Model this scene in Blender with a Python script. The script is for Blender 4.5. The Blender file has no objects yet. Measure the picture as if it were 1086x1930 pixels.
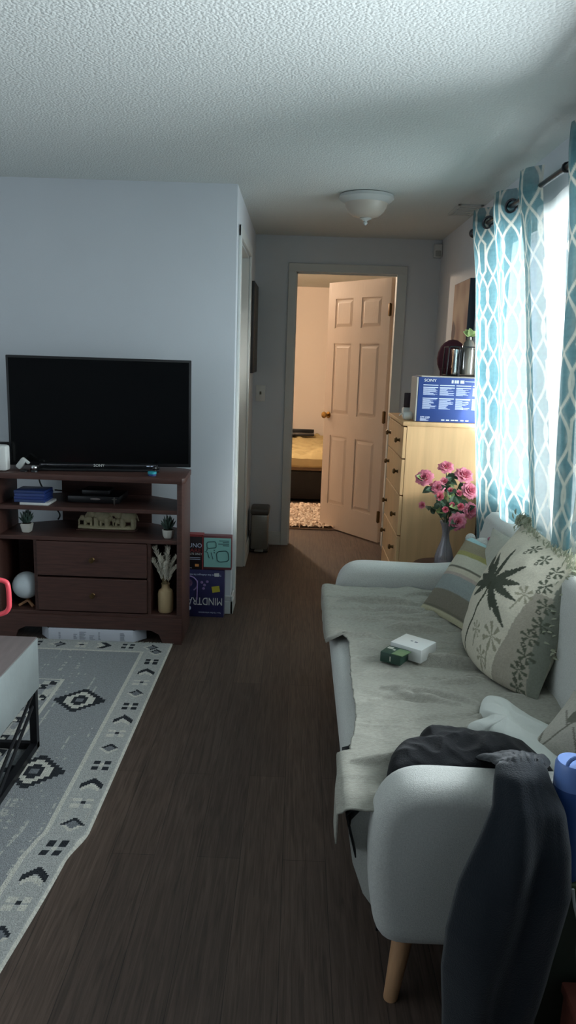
import bpy, bmesh, math, random
import numpy as np
from mathutils import Vector, Matrix, noise
random.seed(7)
PI = math.pi
SC = bpy.context.scene
COL = SC.collection

# ------------------------------------------------------------------ helpers
def lin(c):
    if isinstance(c, str):
        c = c.lstrip('#'); c = tuple(int(c[i:i+2], 16)/255 for i in (0, 2, 4))
    return tuple((v/12.92 if v <= .04045 else ((v+.055)/1.055)**2.4) for v in c[:3])

class NT:
    def __init__(s, name):
        s.m = bpy.data.materials.new(name); s.m.use_nodes = True
        s.t = s.m.node_tree; s.t.nodes.clear()
        s.out = s.n('ShaderNodeOutputMaterial')
    def n(s, typ, **k):
        nd = s.t.nodes.new(typ)
        for a, v in k.items():
            if a.startswith('i_'):
                key = a[2:]
                nd.inputs[int(key) if key.isdigit() else key.replace('_', ' ')].default_value = v
            else: setattr(nd, a, v)
        return nd
    def l(s, a, b): s.t.links.new(a, b)

def mat(name, col, rough=.6, metal=0, var=0, vscale=8, bump=0, bscale=60, stretch=(1, 1, 1), spec=.5, sheen=0,
        attr=False, trans=0, emit=None, coat=0, alpha_gloss=False):
    t = NT(name)
    b = t.n('ShaderNodeBsdfPrincipled')
    b.inputs['Roughness'].default_value = rough; b.inputs['Metallic'].default_value = metal
    b.inputs['Specular IOR Level'].default_value = spec
    if sheen: b.inputs['Sheen Weight'].default_value = sheen
    if coat: b.inputs['Coat Weight'].default_value = coat; b.inputs['Coat Roughness'].default_value = .08
    tc = t.n('ShaderNodeTexCoord'); mp = t.n('ShaderNodeMapping'); mp.inputs['Scale'].default_value = stretch
    t.l(tc.outputs['Object'], mp.inputs['Vector'])
    if attr:
        a = t.n('ShaderNodeAttribute', attribute_name='Col'); src = a.outputs['Color']
    else:
        r = t.n('ShaderNodeRGB'); r.outputs[0].default_value = (*lin(col), 1); src = r.outputs[0]
    if var:
        nz = t.n('ShaderNodeTexNoise'); nz.inputs['Scale'].default_value = vscale; nz.inputs['Detail'].default_value = 5
        t.l(mp.outputs[0], nz.inputs['Vector'])
        mr = t.n('ShaderNodeMapRange'); mr.inputs[1].default_value = .3; mr.inputs[2].default_value = .7
        mr.inputs[3].default_value = 1-var; mr.inputs[4].default_value = 1+var
        t.l(nz.outputs['Fac'], mr.inputs[0])
        mx = t.n('ShaderNodeMix', data_type='RGBA', blend_type='MULTIPLY'); mx.inputs[0].default_value = 1
        t.l(src, mx.inputs[6]); t.l(mr.outputs[0], mx.inputs[7]); src = mx.outputs[2]
    t.l(src, b.inputs['Base Color'])
    if bump:
        nb = t.n('ShaderNodeTexNoise'); nb.inputs['Scale'].default_value = bscale; nb.inputs['Detail'].default_value = 4
        t.l(mp.outputs[0], nb.inputs['Vector'])
        bp = t.n('ShaderNodeBump'); bp.inputs['Strength'].default_value = bump; bp.inputs['Distance'].default_value = .01
        t.l(nb.outputs['Fac'], bp.inputs['Height']); t.l(bp.outputs[0], b.inputs['Normal'])
    sh = b.outputs[0]
    if trans:
        tr = t.n('ShaderNodeBsdfTranslucent'); t.l(src, tr.inputs['Color'])
        ms = t.n('ShaderNodeMixShader'); ms.inputs[0].default_value = trans
        t.l(sh, ms.inputs[1]); t.l(tr.outputs[0], ms.inputs[2]); sh = ms.outputs[0]
    if emit:
        b.inputs['Emission Color'].default_value = (*lin(emit[0]), 1); b.inputs['Emission Strength'].default_value = emit[1]
    t.l(sh, t.out.inputs[0])
    return t.m

def glass_mat(name, tint='#ffffff', gloss=.1, rough=.03):
    t = NT(name)
    tr = t.n('ShaderNodeBsdfTransparent'); tr.inputs[0].default_value = (*lin(tint), 1)
    g = t.n('ShaderNodeBsdfGlossy'); g.inputs['Roughness'].default_value = rough
    lw = t.n('ShaderNodeLayerWeight'); lw.inputs[0].default_value = .25
    mr = t.n('ShaderNodeMapRange'); mr.inputs[3].default_value = gloss; mr.inputs[4].default_value = .45
    t.l(lw.outputs['Fresnel'], mr.inputs[0])
    ms = t.n('ShaderNodeMixShader'); t.l(mr.outputs[0], ms.inputs[0]); t.l(tr.outputs[0], ms.inputs[1]); t.l(g.outputs[0], ms.inputs[2])
    t.l(ms.outputs[0], t.out.inputs[0]); return t.m

class B:
    """collects shapes into one mesh"""
    def __init__(s): s.bm = bmesh.new()
    def _add(s, verts, faces, mi=0):
        vs = [s.bm.verts.new(v) for v in verts]
        for f in faces:
            try:
                fc = s.bm.faces.new([vs[i] for i in f]); fc.material_index = mi
            except ValueError: pass
        return vs
    def box(s, x0, x1, y0, y1, z0, z1, bev=0, mi=0, M=None, seg=2):
        vs = s._add([(x, y, z) for x in (x0, x1) for y in (y0, y1) for z in (z0, z1)],
                    [(0, 1, 3, 2), (4, 6, 7, 5), (0, 4, 5, 1), (2, 3, 7, 6), (0, 2, 6, 4), (1, 5, 7, 3)], mi)
        if bev:
            es = list({e for v in vs for e in v.link_edges})
            r = bmesh.ops.bevel(s.bm, geom=es, offset=bev, segments=seg, profile=.5, affect='EDGES', material=mi)
            vs = list({v for f in r['faces'] for v in f.verts} | {v for v in vs if v.is_valid})
        if M is not None:
            for v in vs: v.co = M @ v.co
        return s
    def prism(s, poly, lo, hi, axis='y', bev=0, mi=0, seg=3, M=None):
        n = len(poly)
        def p(a, b, c): return {'y': (a, c, b), 'x': (c, a, b), 'z': (a, b, c)}[axis]
        vs = s._add([p(a, b, lo) for a, b in poly]+[p(a, b, hi) for a, b in poly],
                    [tuple(range(n)), tuple(range(2*n-1, n-1, -1))]+[(i, (i+1) % n, (i+1) % n+n, i+n) for i in range(n)], mi)
        if bev:
            fs = {f for v in vs for f in v.link_faces if len(f.verts) == n and n > 4} or {f for v in vs for f in v.link_faces}
            es = list({e for f in fs for e in f.edges})
            r = bmesh.ops.bevel(s.bm, geom=es, offset=bev, segments=seg, profile=.5, affect='EDGES', material=mi)
            vs = list({v for f in r['faces'] for v in f.verts} | {v for v in vs if v.is_valid})
        if M is not None:
            for v in vs: v.co = M @ v.co
        return s
    def grid(s, fn, nu, nv, mi=0, closeu=False):
        vs = [[s.bm.verts.new(fn(i/(nu if closeu else max(1, nu-1)), j/max(1, nv-1))) for j in range(nv)] for i in range(nu)]
        for i in range(nu if closeu else nu-1):
            for j in range(nv-1):
                k = (i+1) % nu
                try:
                    f = s.bm.faces.new((vs[i][j], vs[k][j], vs[k][j+1], vs[i][j+1])); f.material_index = mi
                except ValueError: pass
        return vs
    def lathe(s, prof, c=(0, 0, 0), seg=24, mi=0, M=None, caps=True):
        vs = [[s.bm.verts.new((c[0]+r*math.cos(2*PI*i/seg), c[1]+r*math.sin(2*PI*i/seg), c[2]+z)) for r, z in prof] for i in range(seg)]
        for i in range(seg):
            k = (i+1) % seg
            for j in range(len(prof)-1):
                f = s.bm.faces.new((vs[i][j], vs[k][j], vs[k][j+1], vs[i][j+1])); f.material_index = mi
        if caps:
            for j in (0, -1):
                if prof[j][0] > 1e-5:
                    f = s.bm.faces.new([vs[i][j] for i in range(seg)]); f.material_index = mi
        if M is not None:
            for row in vs:
                for v in row: v.co = M @ v.co
        return s
    def tube(s, pts, r, seg=8, mi=0, closed=False, caps=True):
        pts = [Vector(p) for p in pts]; n = len(pts)
        rs = r if isinstance(r, (list, tuple)) else [r]*n
        rings = []; up = None
        for i, p in enumerate(pts):
            a = pts[(i-1) % n] if (closed or i > 0) else p
            b = pts[(i+1) % n] if (closed or i < n-1) else p
            d = (b-a).normalized()
            if up is None:
                up = d.orthogonal().normalized()
            else:
                up = (up-d*up.dot(d))
                up = up.normalized() if up.length > 1e-6 else d.orthogonal().normalized()
            w = d.cross(up)
            rings.append([s.bm.verts.new(p+(up*math.cos(2*PI*k/seg)+w*math.sin(2*PI*k/seg))*rs[i]) for k in range(seg)])
        for i in range(n if closed else n-1):
            A, Bq = rings[i], rings[(i+1) % n]
            for k in range(seg):
                f = s.bm.faces.new((A[k], A[(k+1) % seg], Bq[(k+1) % seg], Bq[k])); f.material_index = mi
        if caps and not closed:
            for R in (rings[0], rings[-1]):
                f = s.bm.faces.new(R); f.material_index = mi
        return s
    def ball(s, c, r, seg=16, mi=0, sc=(1, 1, 1), M=None):
        n = seg//2
        prof = [(max(1e-4, r*math.sin(PI*j/n)), -r*math.cos(PI*j/n)) for j in range(n+1)]
        vs = []
        for i in range(seg):
            vs.append([s.bm.verts.new((c[0]+q*sc[0]*math.cos(2*PI*i/seg), c[1]+q*sc[1]*math.sin(2*PI*i/seg), c[2]+z*sc[2])) for q, z in prof])
        for i in range(seg):
            k = (i+1) % seg
            for j in range(n):
                f = s.bm.faces.new((vs[i][j], vs[k][j], vs[k][j+1], vs[i][j+1])); f.material_index = mi
        return s

def obj(name, b, mats, parent=None, smooth=True, world=True, flat_angle=35, solid=0, sub=0, merge=True, shift=None):
    bm = b.bm if isinstance(b, B) else b
    if merge: bmesh.ops.remove_doubles(bm, verts=bm.verts, dist=1e-5)
    bmesh.ops.recalc_face_normals(bm, faces=bm.faces)
    origin = Vector(parent.location) if (parent is not None and world) else Vector((0, 0, 0))
    if parent is None and shift is not None: origin = Vector(shift)
    if parent is not None and world and parent.parent is not None:
        origin = origin+Vector(parent.parent.location)
    if origin.length:
        for v in bm.verts: v.co -= origin
    me = bpy.data.meshes.new(name); bm.to_mesh(me); bm.free()
    for m in (mats if isinstance(mats, (list, tuple)) else [mats]): me.materials.append(m)
    if smooth:
        me.polygons.foreach_set('use_smooth', [True]*len(me.polygons))
        me.set_sharp_from_angle(angle=math.radians(flat_angle))
    o = bpy.data.objects.new(name, me); COL.objects.link(o)
    if parent is not None: o.parent = parent
    elif shift is not None: o.location = shift
    if solid:
        md = o.modifiers.new('thick', 'SOLIDIFY'); md.thickness = solid; md.offset = 0
    if sub:
        md = o.modifiers.new('sub', 'SUBSURF'); md.levels = sub; md.render_levels = sub
    return o

def tag(o, label, cat, group=None, kind=None):
    o['label'] = label; o['category'] = cat
    if group: o['group'] = group
    if kind: o['kind'] = kind
    return o
def thing(name, label, cat, loc=(0, 0, 0), rotz=0, group=None):
    o = bpy.data.objects.new(name, None); COL.objects.link(o)
    o.empty_display_size = .05
    o.location = loc; o.rotation_euler = (0, 0, rotz)
    return tag(o, label, cat, group)
def struct(name, b, m, label, cat, parent=None, smooth=False):
    o = obj(name, b, m, parent, smooth=smooth)
    if parent is None: tag(o, label, cat, kind='structure')
    return o

def text(name, body, size, M, m, parent, world=True, ext=.0004, align='LEFT', sx=1):
    cu = bpy.data.curves.new('t', 'FONT'); cu.body = body; cu.size = size; cu.extrude = ext; cu.align_x = align
    cu.resolution_u = 3
    o = bpy.data.objects.new('t', cu); COL.objects.link(o)
    dg = bpy.context.evaluated_depsgraph_get()
    me = bpy.data.meshes.new_from_object(o.evaluated_get(dg))
    COL.objects.unlink(o); bpy.data.objects.remove(o); bpy.data.curves.remove(cu)
    me.name = name
    origin = Vector(parent.location) if world else Vector((0, 0, 0))
    me.transform(Matrix.Translation(-origin) @ M @ Matrix.Diagonal((sx, 1, 1, 1)))
    me.materials.clear(); me.materials.append(m)
    r = bpy.data.objects.new(name, me); COL.objects.link(r); r.parent = parent
    return r
def frame(o, ex, ey):
    """matrix with origin o, text-right ex, text-up ey"""
    ex = Vector(ex).normalized(); ey = Vector(ey); ey = (ey-ex*ey.dot(ex)).normalized(); ez = ex.cross(ey)
    M = Matrix.Identity(4)
    for i in range(3):
        M[i][0] = ex[i]; M[i][1] = ey[i]; M[i][2] = ez[i]; M[i][3] = o[i]
    return M
def N(x, y, z=0, s=1): return noise.noise(Vector((x*s, y*s, z*s)))
def sstep(a, b, x):
    t = min(1, max(0, (x-a)/(b-a))); return t*t*(3-2*t)
def smooth_path(P, n=8):
    P = [Vector(p) for p in P]; out = []
    for i in range(len(P)-1):
        p0, p1, p2, p3 = P[max(0, i-1)], P[i], P[i+1], P[min(len(P)-1, i+2)]
        for k in range(n):
            s = k/n; out.append(.5*((2*p1)+(p2-p0)*s+(2*p0-5*p1+4*p2-p3)*s*s+(3*p1-p0-3*p2+p3)*s**3))
    return out+[P[-1]]
def setcol(o, fn, domain='CORNER'):
    """colour attribute from a function of the face index / vertex index"""
    me = o.data
    if domain == 'CORNER':
        at = me.color_attributes.new('Col', 'FLOAT_COLOR', 'CORNER'); arr = np.ones((len(me.loops), 4), np.float32)
        for p in me.polygons:
            arr[p.loop_start:p.loop_start+p.loop_total, :3] = fn(p.index)
    else:
        at = me.color_attributes.new('Col', 'FLOAT_COLOR', 'POINT'); arr = np.ones((len(me.vertices), 4), np.float32)
        for i in range(len(me.vertices)): arr[i, :3] = fn(i)
    at.data.foreach_set('color', arr.ravel())

# ------------------------------------------------------------------ camera
f, yaw, pitch, roll, H = 1424.3134, -.0092, .2048, .0334, 1.4448
fw = Vector((math.sin(yaw)*math.cos(pitch), math.cos(yaw)*math.cos(pitch), -math.sin(pitch)))
rt = Vector((math.cos(yaw), -math.sin(yaw), 0)); up = rt.cross(fw)
r2 = rt*math.cos(roll)+up*math.sin(roll); u2 = up*math.cos(roll)-rt*math.sin(roll)
cam = bpy.data.cameras.new('camera'); cam.sensor_fit = 'VERTICAL'; cam.sensor_height = 36; cam.lens = f/1930*36
cam.clip_start = .05
co = bpy.data.objects.new('camera', cam); COL.objects.link(co)
Mc = Matrix.Identity(4)
for i in range(3):
    Mc[i][0] = r2[i]; Mc[i][1] = u2[i]; Mc[i][2] = -fw[i]
Mc[0][3], Mc[1][3], Mc[2][3] = 0, 0, H
co.matrix_world = Mc; SC.camera = co

# ------------------------------------------------------------------ materials
m_wall = mat('wall_paint', '#d0d5da', .75, var=.02, vscale=3, bump=.05, bscale=220, spec=.3)
m_bedwall = mat('bedroom_paint', '#e6d9cc', .8, bump=.05, bscale=200, spec=.3)
m_trim = mat('white_trim', '#c9ccc9', .45, var=.02, vscale=5)
m_doorw = mat('door_paint', '#d9cbbe', .42, bump=.12, bscale=120, stretch=(1, 1, .1))
def ceiling_mat():
    t = NT('popcorn_ceiling'); b = t.n('ShaderNodeBsdfPrincipled'); b.inputs['Base Color'].default_value = (*lin('#cfd3d0'), 1)
    b.inputs['Roughness'].default_value = .9; b.inputs['Specular IOR Level'].default_value = .1
    tc = t.n('ShaderNodeTexCoord')
    v = t.n('ShaderNodeTexVoronoi'); v.inputs['Scale'].default_value = 105
    n = t.n('ShaderNodeTexNoise'); n.inputs['Scale'].default_value = 130; n.inputs['Detail'].default_value = 4
    t.l(tc.outputs['Object'], v.inputs['Vector']); t.l(tc.outputs['Object'], n.inputs['Vector'])
    s = t.n('ShaderNodeMath', operation='SUBTRACT'); t.l(n.outputs['Fac'], s.inputs[0]); t.l(v.outputs['Distance'], s.inputs[1])
    bp = t.n('ShaderNodeBump'); bp.inputs['Strength'].default_value = .30; bp.inputs['Distance'].default_value = .008
    t.l(s.outputs[0], bp.inputs['Height']); t.l(bp.outputs[0], b.inputs['Normal']); t.l(b.outputs[0], t.out.inputs[0])
    return t.m
m_ceil = ceiling_mat()
def floor_mat():
    t = NT('dark_plank_floor'); b = t.n('ShaderNodeBsdfPrincipled'); b.inputs['Specular IOR Level'].default_value = .35
    tc = t.n('ShaderNodeTexCoord'); sx = t.n('ShaderNodeSeparateXYZ'); cx = t.n('ShaderNodeCombineXYZ')
    t.l(tc.outputs['Object'], sx.inputs[0]); t.l(sx.outputs['Y'], cx.inputs['X']); t.l(sx.outputs['X'], cx.inputs['Y'])
    br = t.n('ShaderNodeTexBrick'); br.offset = .37
    for k, v in {'Scale': 1, 'Mortar Size': .0012, 'Mortar Smooth': .3, 'Bias': 0, 'Brick Width': 1.2, 'Row Height': .125}.items(): br.inputs[k].default_value = v
    br.inputs['Color1'].default_value = (*lin('#57483f'), 1); br.inputs['Color2'].default_value = (*lin('#4b3e37'), 1); br.inputs['Mortar'].default_value = (*lin('#352b26'), 1)
    t.l(cx.outputs[0], br.inputs['Vector'])
    mp = t.n('ShaderNodeMapping'); mp.inputs['Scale'].default_value = (1.6, 34, 1); t.l(cx.outputs[0], mp.inputs['Vector'])
    g = t.n('ShaderNodeTexNoise'); g.inputs['Scale'].default_value = 3; g.inputs['Detail'].default_value = 8; g.inputs['Distortion'].default_value = 1.2
    t.l(mp.outputs[0], g.inputs['Vector'])
    mr = t.n('ShaderNodeMapRange'); mr.inputs[1].default_value = .3; mr.inputs[2].default_value = .7; mr.inputs[3].default_value = .6; mr.inputs[4].default_value = 1.35
    t.l(g.outputs['Fac'], mr.inputs[0])
    mx = t.n('ShaderNodeMix', data_type='RGBA', blend_type='MULTIPLY'); mx.inputs[0].default_value = 1
    t.l(br.outputs['Color'], mx.inputs[6]); t.l(mr.outputs[0], mx.inputs[7]); t.l(mx.outputs[2], b.inputs['Base Color'])
    b.inputs['Roughness'].default_value = .55
    bp = t.n('ShaderNodeBump'); bp.inputs['Strength'].default_value = .12; bp.inputs['Distance'].default_value = .004
    t.l(g.outputs['Fac'], bp.inputs['Height']); t.l(bp.outputs[0], b.inputs['Normal']); t.l(b.outputs[0], t.out.inputs[0])
    return t.m
m_floor = floor_mat()
m_dwood = mat('espresso_wood', '#4b3029', .5, var=.28, vscale=9, stretch=(1, 6, 14), bump=.05, bscale=80)
m_lwood = mat('pale_maple', '#d3ab7c', .5, var=.09, vscale=4, stretch=(9, 9, .7), bump=.03, bscale=60)
m_brass = mat('antique_brass', '#6a5336', .35, metal=.9)
m_chrome = mat('chrome', '#c8c8c8', .15, metal=1)
m_black = mat('black_plastic', '#101114', .35)
m_screen = mat('dark_screen', '#050607', .16, spec=.35)
m_bmetal = mat('black_metal', '#15161a', .45, metal=.4)
m_white = mat('white_plastic', '#dadcd8', .4)
m_sofa = mat('light_grey_upholstery', '#c9cac4', .9, var=.10, vscale=260, bump=.35, bscale=420, spec=.2, sheen=.3)
m_leg = mat('tapered_beech', '#b98e68', .45, var=.12, vscale=6, stretch=(10, 10, 1))
m_throw = mat('linen_throw', '#a7a59a', .95, var=.14, vscale=90, stretch=(1, 3, 1), bump=.4, bscale=300, spec=.1)
m_attr = mat('woven_cloth', '#fff', .95, attr=True, var=.08, vscale=160, bump=.25, bscale=350, spec=.1)
m_rug = mat('rug_pile', '#fff', 1, attr=True, var=.16, vscale=120, bump=.6, bscale=240, spec=.05)
m_fringe = mat('cushion_fringe', '#a5a892', .95, var=.2, vscale=60, trans=.3)
m_palmf = mat('fringe_cream', '#b7b59d', .95, var=.2, vscale=60)
m_wcloth = mat('white_jersey', '#d0d4ce', .95, bump=.15, bscale=300, spec=.1)
m_blk = mat('black_jersey', '#0d0f13', .9, bump=.2, bscale=260, spec=.15, sheen=.1)
m_navy = mat('charcoal_fleece', '#1f242a', .95, bump=.25, bscale=300, spec=.1, sheen=.25)
m_lace = mat('black_lace', '#0d1012', .95, bump=.6, bscale=140)
m_curtain = mat('trellis_curtain', '#fff', .9, attr=True, var=.10, vscale=60, trans=.5, spec=.1)
def weave(m, k):
    nt = m.node_tree; out = [n for n in nt.nodes if n.type == 'OUTPUT_MATERIAL'][0]; src = out.inputs[0].links[0].from_socket
    tr = nt.nodes.new('ShaderNodeBsdfTransparent'); ms = nt.nodes.new('ShaderNodeMixShader'); ms.inputs[0].default_value = k
    nt.links.new(src, ms.inputs[1]); nt.links.new(tr.outputs[0], ms.inputs[2]); nt.links.new(ms.outputs[0], out.inputs[0])
weave(m_curtain, .25)
m_sheer = mat('white_lining', '#c6cac8', .9, var=.12, vscale=9, trans=.4, spec=.1)
m_rod = mat('rod_pewter', '#4b4b50', .3, metal=.8)
m_concrete = mat('concrete_laminate', '#7d8483', .6, var=.12, vscale=7, bump=.05, bscale=60)
m_coral = mat('coral_plastic', '#ea5560', .4)
m_blue = mat('blue_case', '#2a3f7c', .4)
m_navyb = mat('navy_box_print', '#26407f', .5)
m_print = mat('white_print', '#c9d4ea', .6)
m_print2 = mat('grey_print', '#787c86', .6)
m_card = mat('cardboard_white', '#c3c6cf', .7)
m_teal = mat('teal_ring', '#2aa6b4', .4)
m_carve = mat('carved_soapstone', '#b2aa8a', .6, var=.18, vscale=30)
m_pot = mat('white_ceramic', '#cfcdc4', .45)
m_succ = mat('succulent_green', '#3c5148', .5, var=.3, vscale=40)
m_soil = mat('potting_soil', '#2c231c', .95, bump=.8, bscale=120)
m_moon = mat('moon_globe', '#cdd6da', .7, var=.06, vscale=9, bump=.2, bscale=14)
m_moonw = mat('moon_stand_wood', '#b58763', .5)
m_vase = mat('beige_ceramic', '#b79f78', .55, var=.04, vscale=20)
m_pampas = mat('dried_plume', '#cfcabb', .95, var=.1, vscale=60)
m_dstem = mat('dried_stem', '#9c8b66', .8)
m_uno = mat('black_card', '#1b1014', .5)
m_unored = mat('red_print', '#8e3b3c', .5)
m_tealbox = mat('turquoise_card', '#8cc4bd', .5)
m_mind = mat('indigo_card', '#2b2a55', .5, var=.2, vscale=12)
m_yellow = mat('yellow_sticker', '#b9ad3a', .6)
m_lilac = mat('lilac_print', '#8f78a8', .6)
m_orange = mat('orange_sticker', '#e59a55', .6)
m_steel = mat('brushed_steel', '#8b8a84', .38, metal=.7, var=.05, vscale=20, stretch=(1, 1, 20))
m_frosted = mat('frosted_bowl', '#b5aca0', .4)
m_lampw = mat('lamp_white_metal', '#bdc0bd', .45)
m_rose = mat('rose_petal', '#e58ca0', .7, var=.14, vscale=30, trans=.25)
m_rose2 = mat('rose_petal_deep', '#dc7284', .7, var=.14, vscale=30, trans=.25)
m_leaf = mat('rose_leaf', '#46604a', .55, var=.25, vscale=30, trans=.15)
m_leaf2 = mat('pale_leaf', '#93a86a', .6, var=.2, vscale=30, trans=.2)
m_stem = mat('green_stem', '#46583d', .7)
m_glassv = glass_mat('vase_glass', '#e6e3ea', .08, .12)
def cloudy(m, k, col):
    nt = m.node_tree; out = [n for n in nt.nodes if n.type == 'OUTPUT_MATERIAL'][0]; src = out.inputs[0].links[0].from_socket
    df = nt.nodes.new('ShaderNodeBsdfDiffuse'); df.inputs[0].default_value = (*lin(col), 1); ms = nt.nodes.new('ShaderNodeMixShader'); ms.inputs[0].default_value = k
    nt.links.new(src, ms.inputs[1]); nt.links.new(df.outputs[0], ms.inputs[2]); nt.links.new(ms.outputs[0], out.inputs[0])
cloudy(m_glassv, .22, '#d8d4da')
m_glass = glass_mat('window_glass', '#f4f8fa', .03)
m_smoke = glass_mat('cloche_glass', '#b3ada0', .2)
m_canvas = mat('painted_canvas', '#fff', .8, attr=True)
m_cedge = mat('canvas_edge', '#21303f', .6)
m_cloth_red = mat('maroon_felt', '#4a1b28', .9)
m_bed = mat('mustard_cotton', '#b5a073', .95, var=.06, vscale=10, spec=.1)
m_bedbase = mat('dark_bed_base', '#191614', .8)
m_shag = mat('shag_pile', '#b5a08c', 1, attr=True, var=.25, vscale=40)
m_teddy = mat('teddy_plush', '#c9c9c4', 1, var=.1, vscale=80, bump=.8, bscale=160)
m_pink = mat('pink_bow', '#b06f82', .8)
m_bottle = mat('blue_bottle', '#2b4a86', .4)
m_bottlel = mat('blue_lid', '#6f8fd0', .35)
m_red = mat('red_brown_wood', '#6b3a2e', .5, var=.15, vscale=8, stretch=(1, 1, 8))
m_green = mat('dark_green_card', '#1f3d31', .5)
m_gtop = mat('green_film', '#5f7a54', .4)
m_cable = mat('white_cable', '#c9ccc6', .5)
m_cream = mat('cream_cotton', '#b5b6a8', .95, var=.06, vscale=60, bump=.25, bscale=300)

# ------------------------------------------------------------------ the room
XR, XL, YB, YT, CH = .9865, -.3472, 5.7037, 4.0787, 2.2832
struct('floor', B().box(-3.2, 2.2, -2.7, 10, -.1, 0), m_floor, 'dark brown wood plank floor running down the hall', 'floor')
struct('ceiling', B().box(-3.2, 2.2, -2.7, 10, CH, CH+.1), m_ceil, 'grey white popcorn textured ceiling', 'ceiling')
WY0, WY1, WZ0, WZ1 = 1.3, 4.02, .79, 2.075
b = B()
b.box(XR, XR+.14, -2.7, WY0, 0, CH)
b.box(XR, XR+.14, WY1, YB+.12, 0, CH).box(XR, XR+.14, WY0, WY1, 0, WZ0).box(XR, XR+.14, WY0, WY1, WZ1, CH)
struct('wall_right', b, m_wall, 'grey wall on the right with the curtained window', 'wall')
b = B(); b.box(-3.2, XL, YT, YT+.115, 0, CH)
struct('wall_left', b, m_wall, 'pale blue grey wall behind the television', 'wall')
b = B(); HY0, HY1 = 4.25, 5.05
b.box(XL-.115, XL, YT+.115, HY0, 0, CH).box(XL-.115, XL, HY0, HY1, 2.05, CH).box(XL-.115, XL, HY1, YB, 0, CH)
struct('wall_hall', b, m_wall, 'hall side wall with a recessed doorway and dark picture', 'wall')
b = B(); OL, OR, OH = -.0509, .6825, 2.04
b.box(-3.2, OL-.02, YB, YB+.115, 0, CH).box(OR+.02, 2.2, YB, YB+.115, 0, CH).box(OL-.02, OR+.02, YB, YB+.115, OH+.02, CH)
struct('wall_back', b, m_wall, 'dim grey wall at the end of the hall around the open doorway', 'wall')
b = B(); b.box(-3.3, -3.2, -2.7, -1.3, 0, CH).box(-3.3, -3.2, 1.9, YB, 0, CH).box(-3.3, -3.2, -1.3, 1.9, 0, .5).box(-3.3, -3.2, -1.3, 1.9, 2.1, CH)
struct('wall_far_left', b, m_wall, 'side wall of the living room with an added window, left of the view', 'wall')
b = B(); b.box(-3.3, XR+.14, -2.8, -2.7, 0, CH)
struct('wall_rear', b, m_wall, 'wall behind the photographer', 'wall')
b = B(); b.box(-2.1, -2, YB+.115, 9.8, 0, CH).box(2, 2.1, YB+.115, 9.8, 0, CH).box(-2.1, 2.1, 9.8, 9.9, 0, CH)
b.box(-2, OL-.02, YB+.116, YB+.12, 0, CH).box(OR+.02, 2, YB+.116, YB+.12, 0, CH)
struct('wall_bedroom', b, m_bedwall, 'warm lit cream wall of the bedroom beyond the door', 'wall')
b = B(); b.box(-.47, -.462, HY0-.05, HY1+.05, 0, 2.06)
struct('door_2', b, m_doorw, 'closed door deep in the hall doorway recess', 'door')
# casings, jambs, baseboards
b = B(); c = .055
b.box(OL-c, OL+.004, YB-.017, YB, 0, OH+c, .004).box(OR-.004, OR+.068, YB-.017, YB, 0, OH+c, .004).box(OL-c, OR+.068, YB-.019, YB, OH-.004, OH+c, .004)
b.box(OL-.02, OL, YB, YB+.12, 0, OH).box(OR, OR+.02, YB, YB+.12, 0, OH).box(OL-.02, OR+.02, YB, YB+.12, OH, OH+.02)
b.box(OL, OL+.012, YB+.04, YB+.075, 0, OH).box(OL, OR, YB+.04, YB+.075, OH-.012, OH)
struct('trim_1', b, m_trim, 'pale casing around the open bedroom doorway', 'door trim')
b = B()
b.box(XL, XL+.016, HY0-.06, HY0+.004, 0, 2.11, .004).box(XL, XL+.016, HY1-.004, HY1+.06, 0, 2.11, .004).box(XL, XL+.018, HY0-.06, HY1+.06, 2.05, 2.11, .004)
b.box(XL-.115, XL, HY0, HY0+.012, 0, 2.05).box(XL-.115, XL, HY1-.012, HY1, 0, 2.05).box(XL-.115, XL, HY0, HY1, 2.038, 2.05)
struct('trim_2', b, m_trim, 'pale casing around the recessed hall doorway', 'door trim')
def base(bb, x0, x1, y0, y1):
    bb.box(x0, x1, y0, y1, 0, .075, .003)
    dx = .005 if abs(x1-x0) < .05 else 0; dy = .005 if abs(y1-y0) < .05 else 0
    bb.box(x0+dx*.5, x1-dx*.5, y0+dy*.5, y1-dy*.5, .075, .105, .004)
b = B(); base(b, -3.2, XL+.016, YT-.016, YT); base(b, XL, XL+.016, YT-.016, HY0-.06)
struct('baseboard_left', b, m_trim, 'white stepped baseboard under the pale wall at the corner', 'baseboard')
b = B(); base(b, XL+.016, OL-c, YB-.016, YB); base(b, OR+.068, XR, YB-.016, YB); base(b, XL, XL+.016, HY1+.06, YB)
struct('baseboard_back', b, m_trim, 'white baseboard at the end of the hall', 'baseboard')
b = B(); base(b, XR-.016, XR, -2.6, YB-.016)
struct('baseboard_right', b, m_trim, 'white baseboard under the window wall', 'baseboard')
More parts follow.
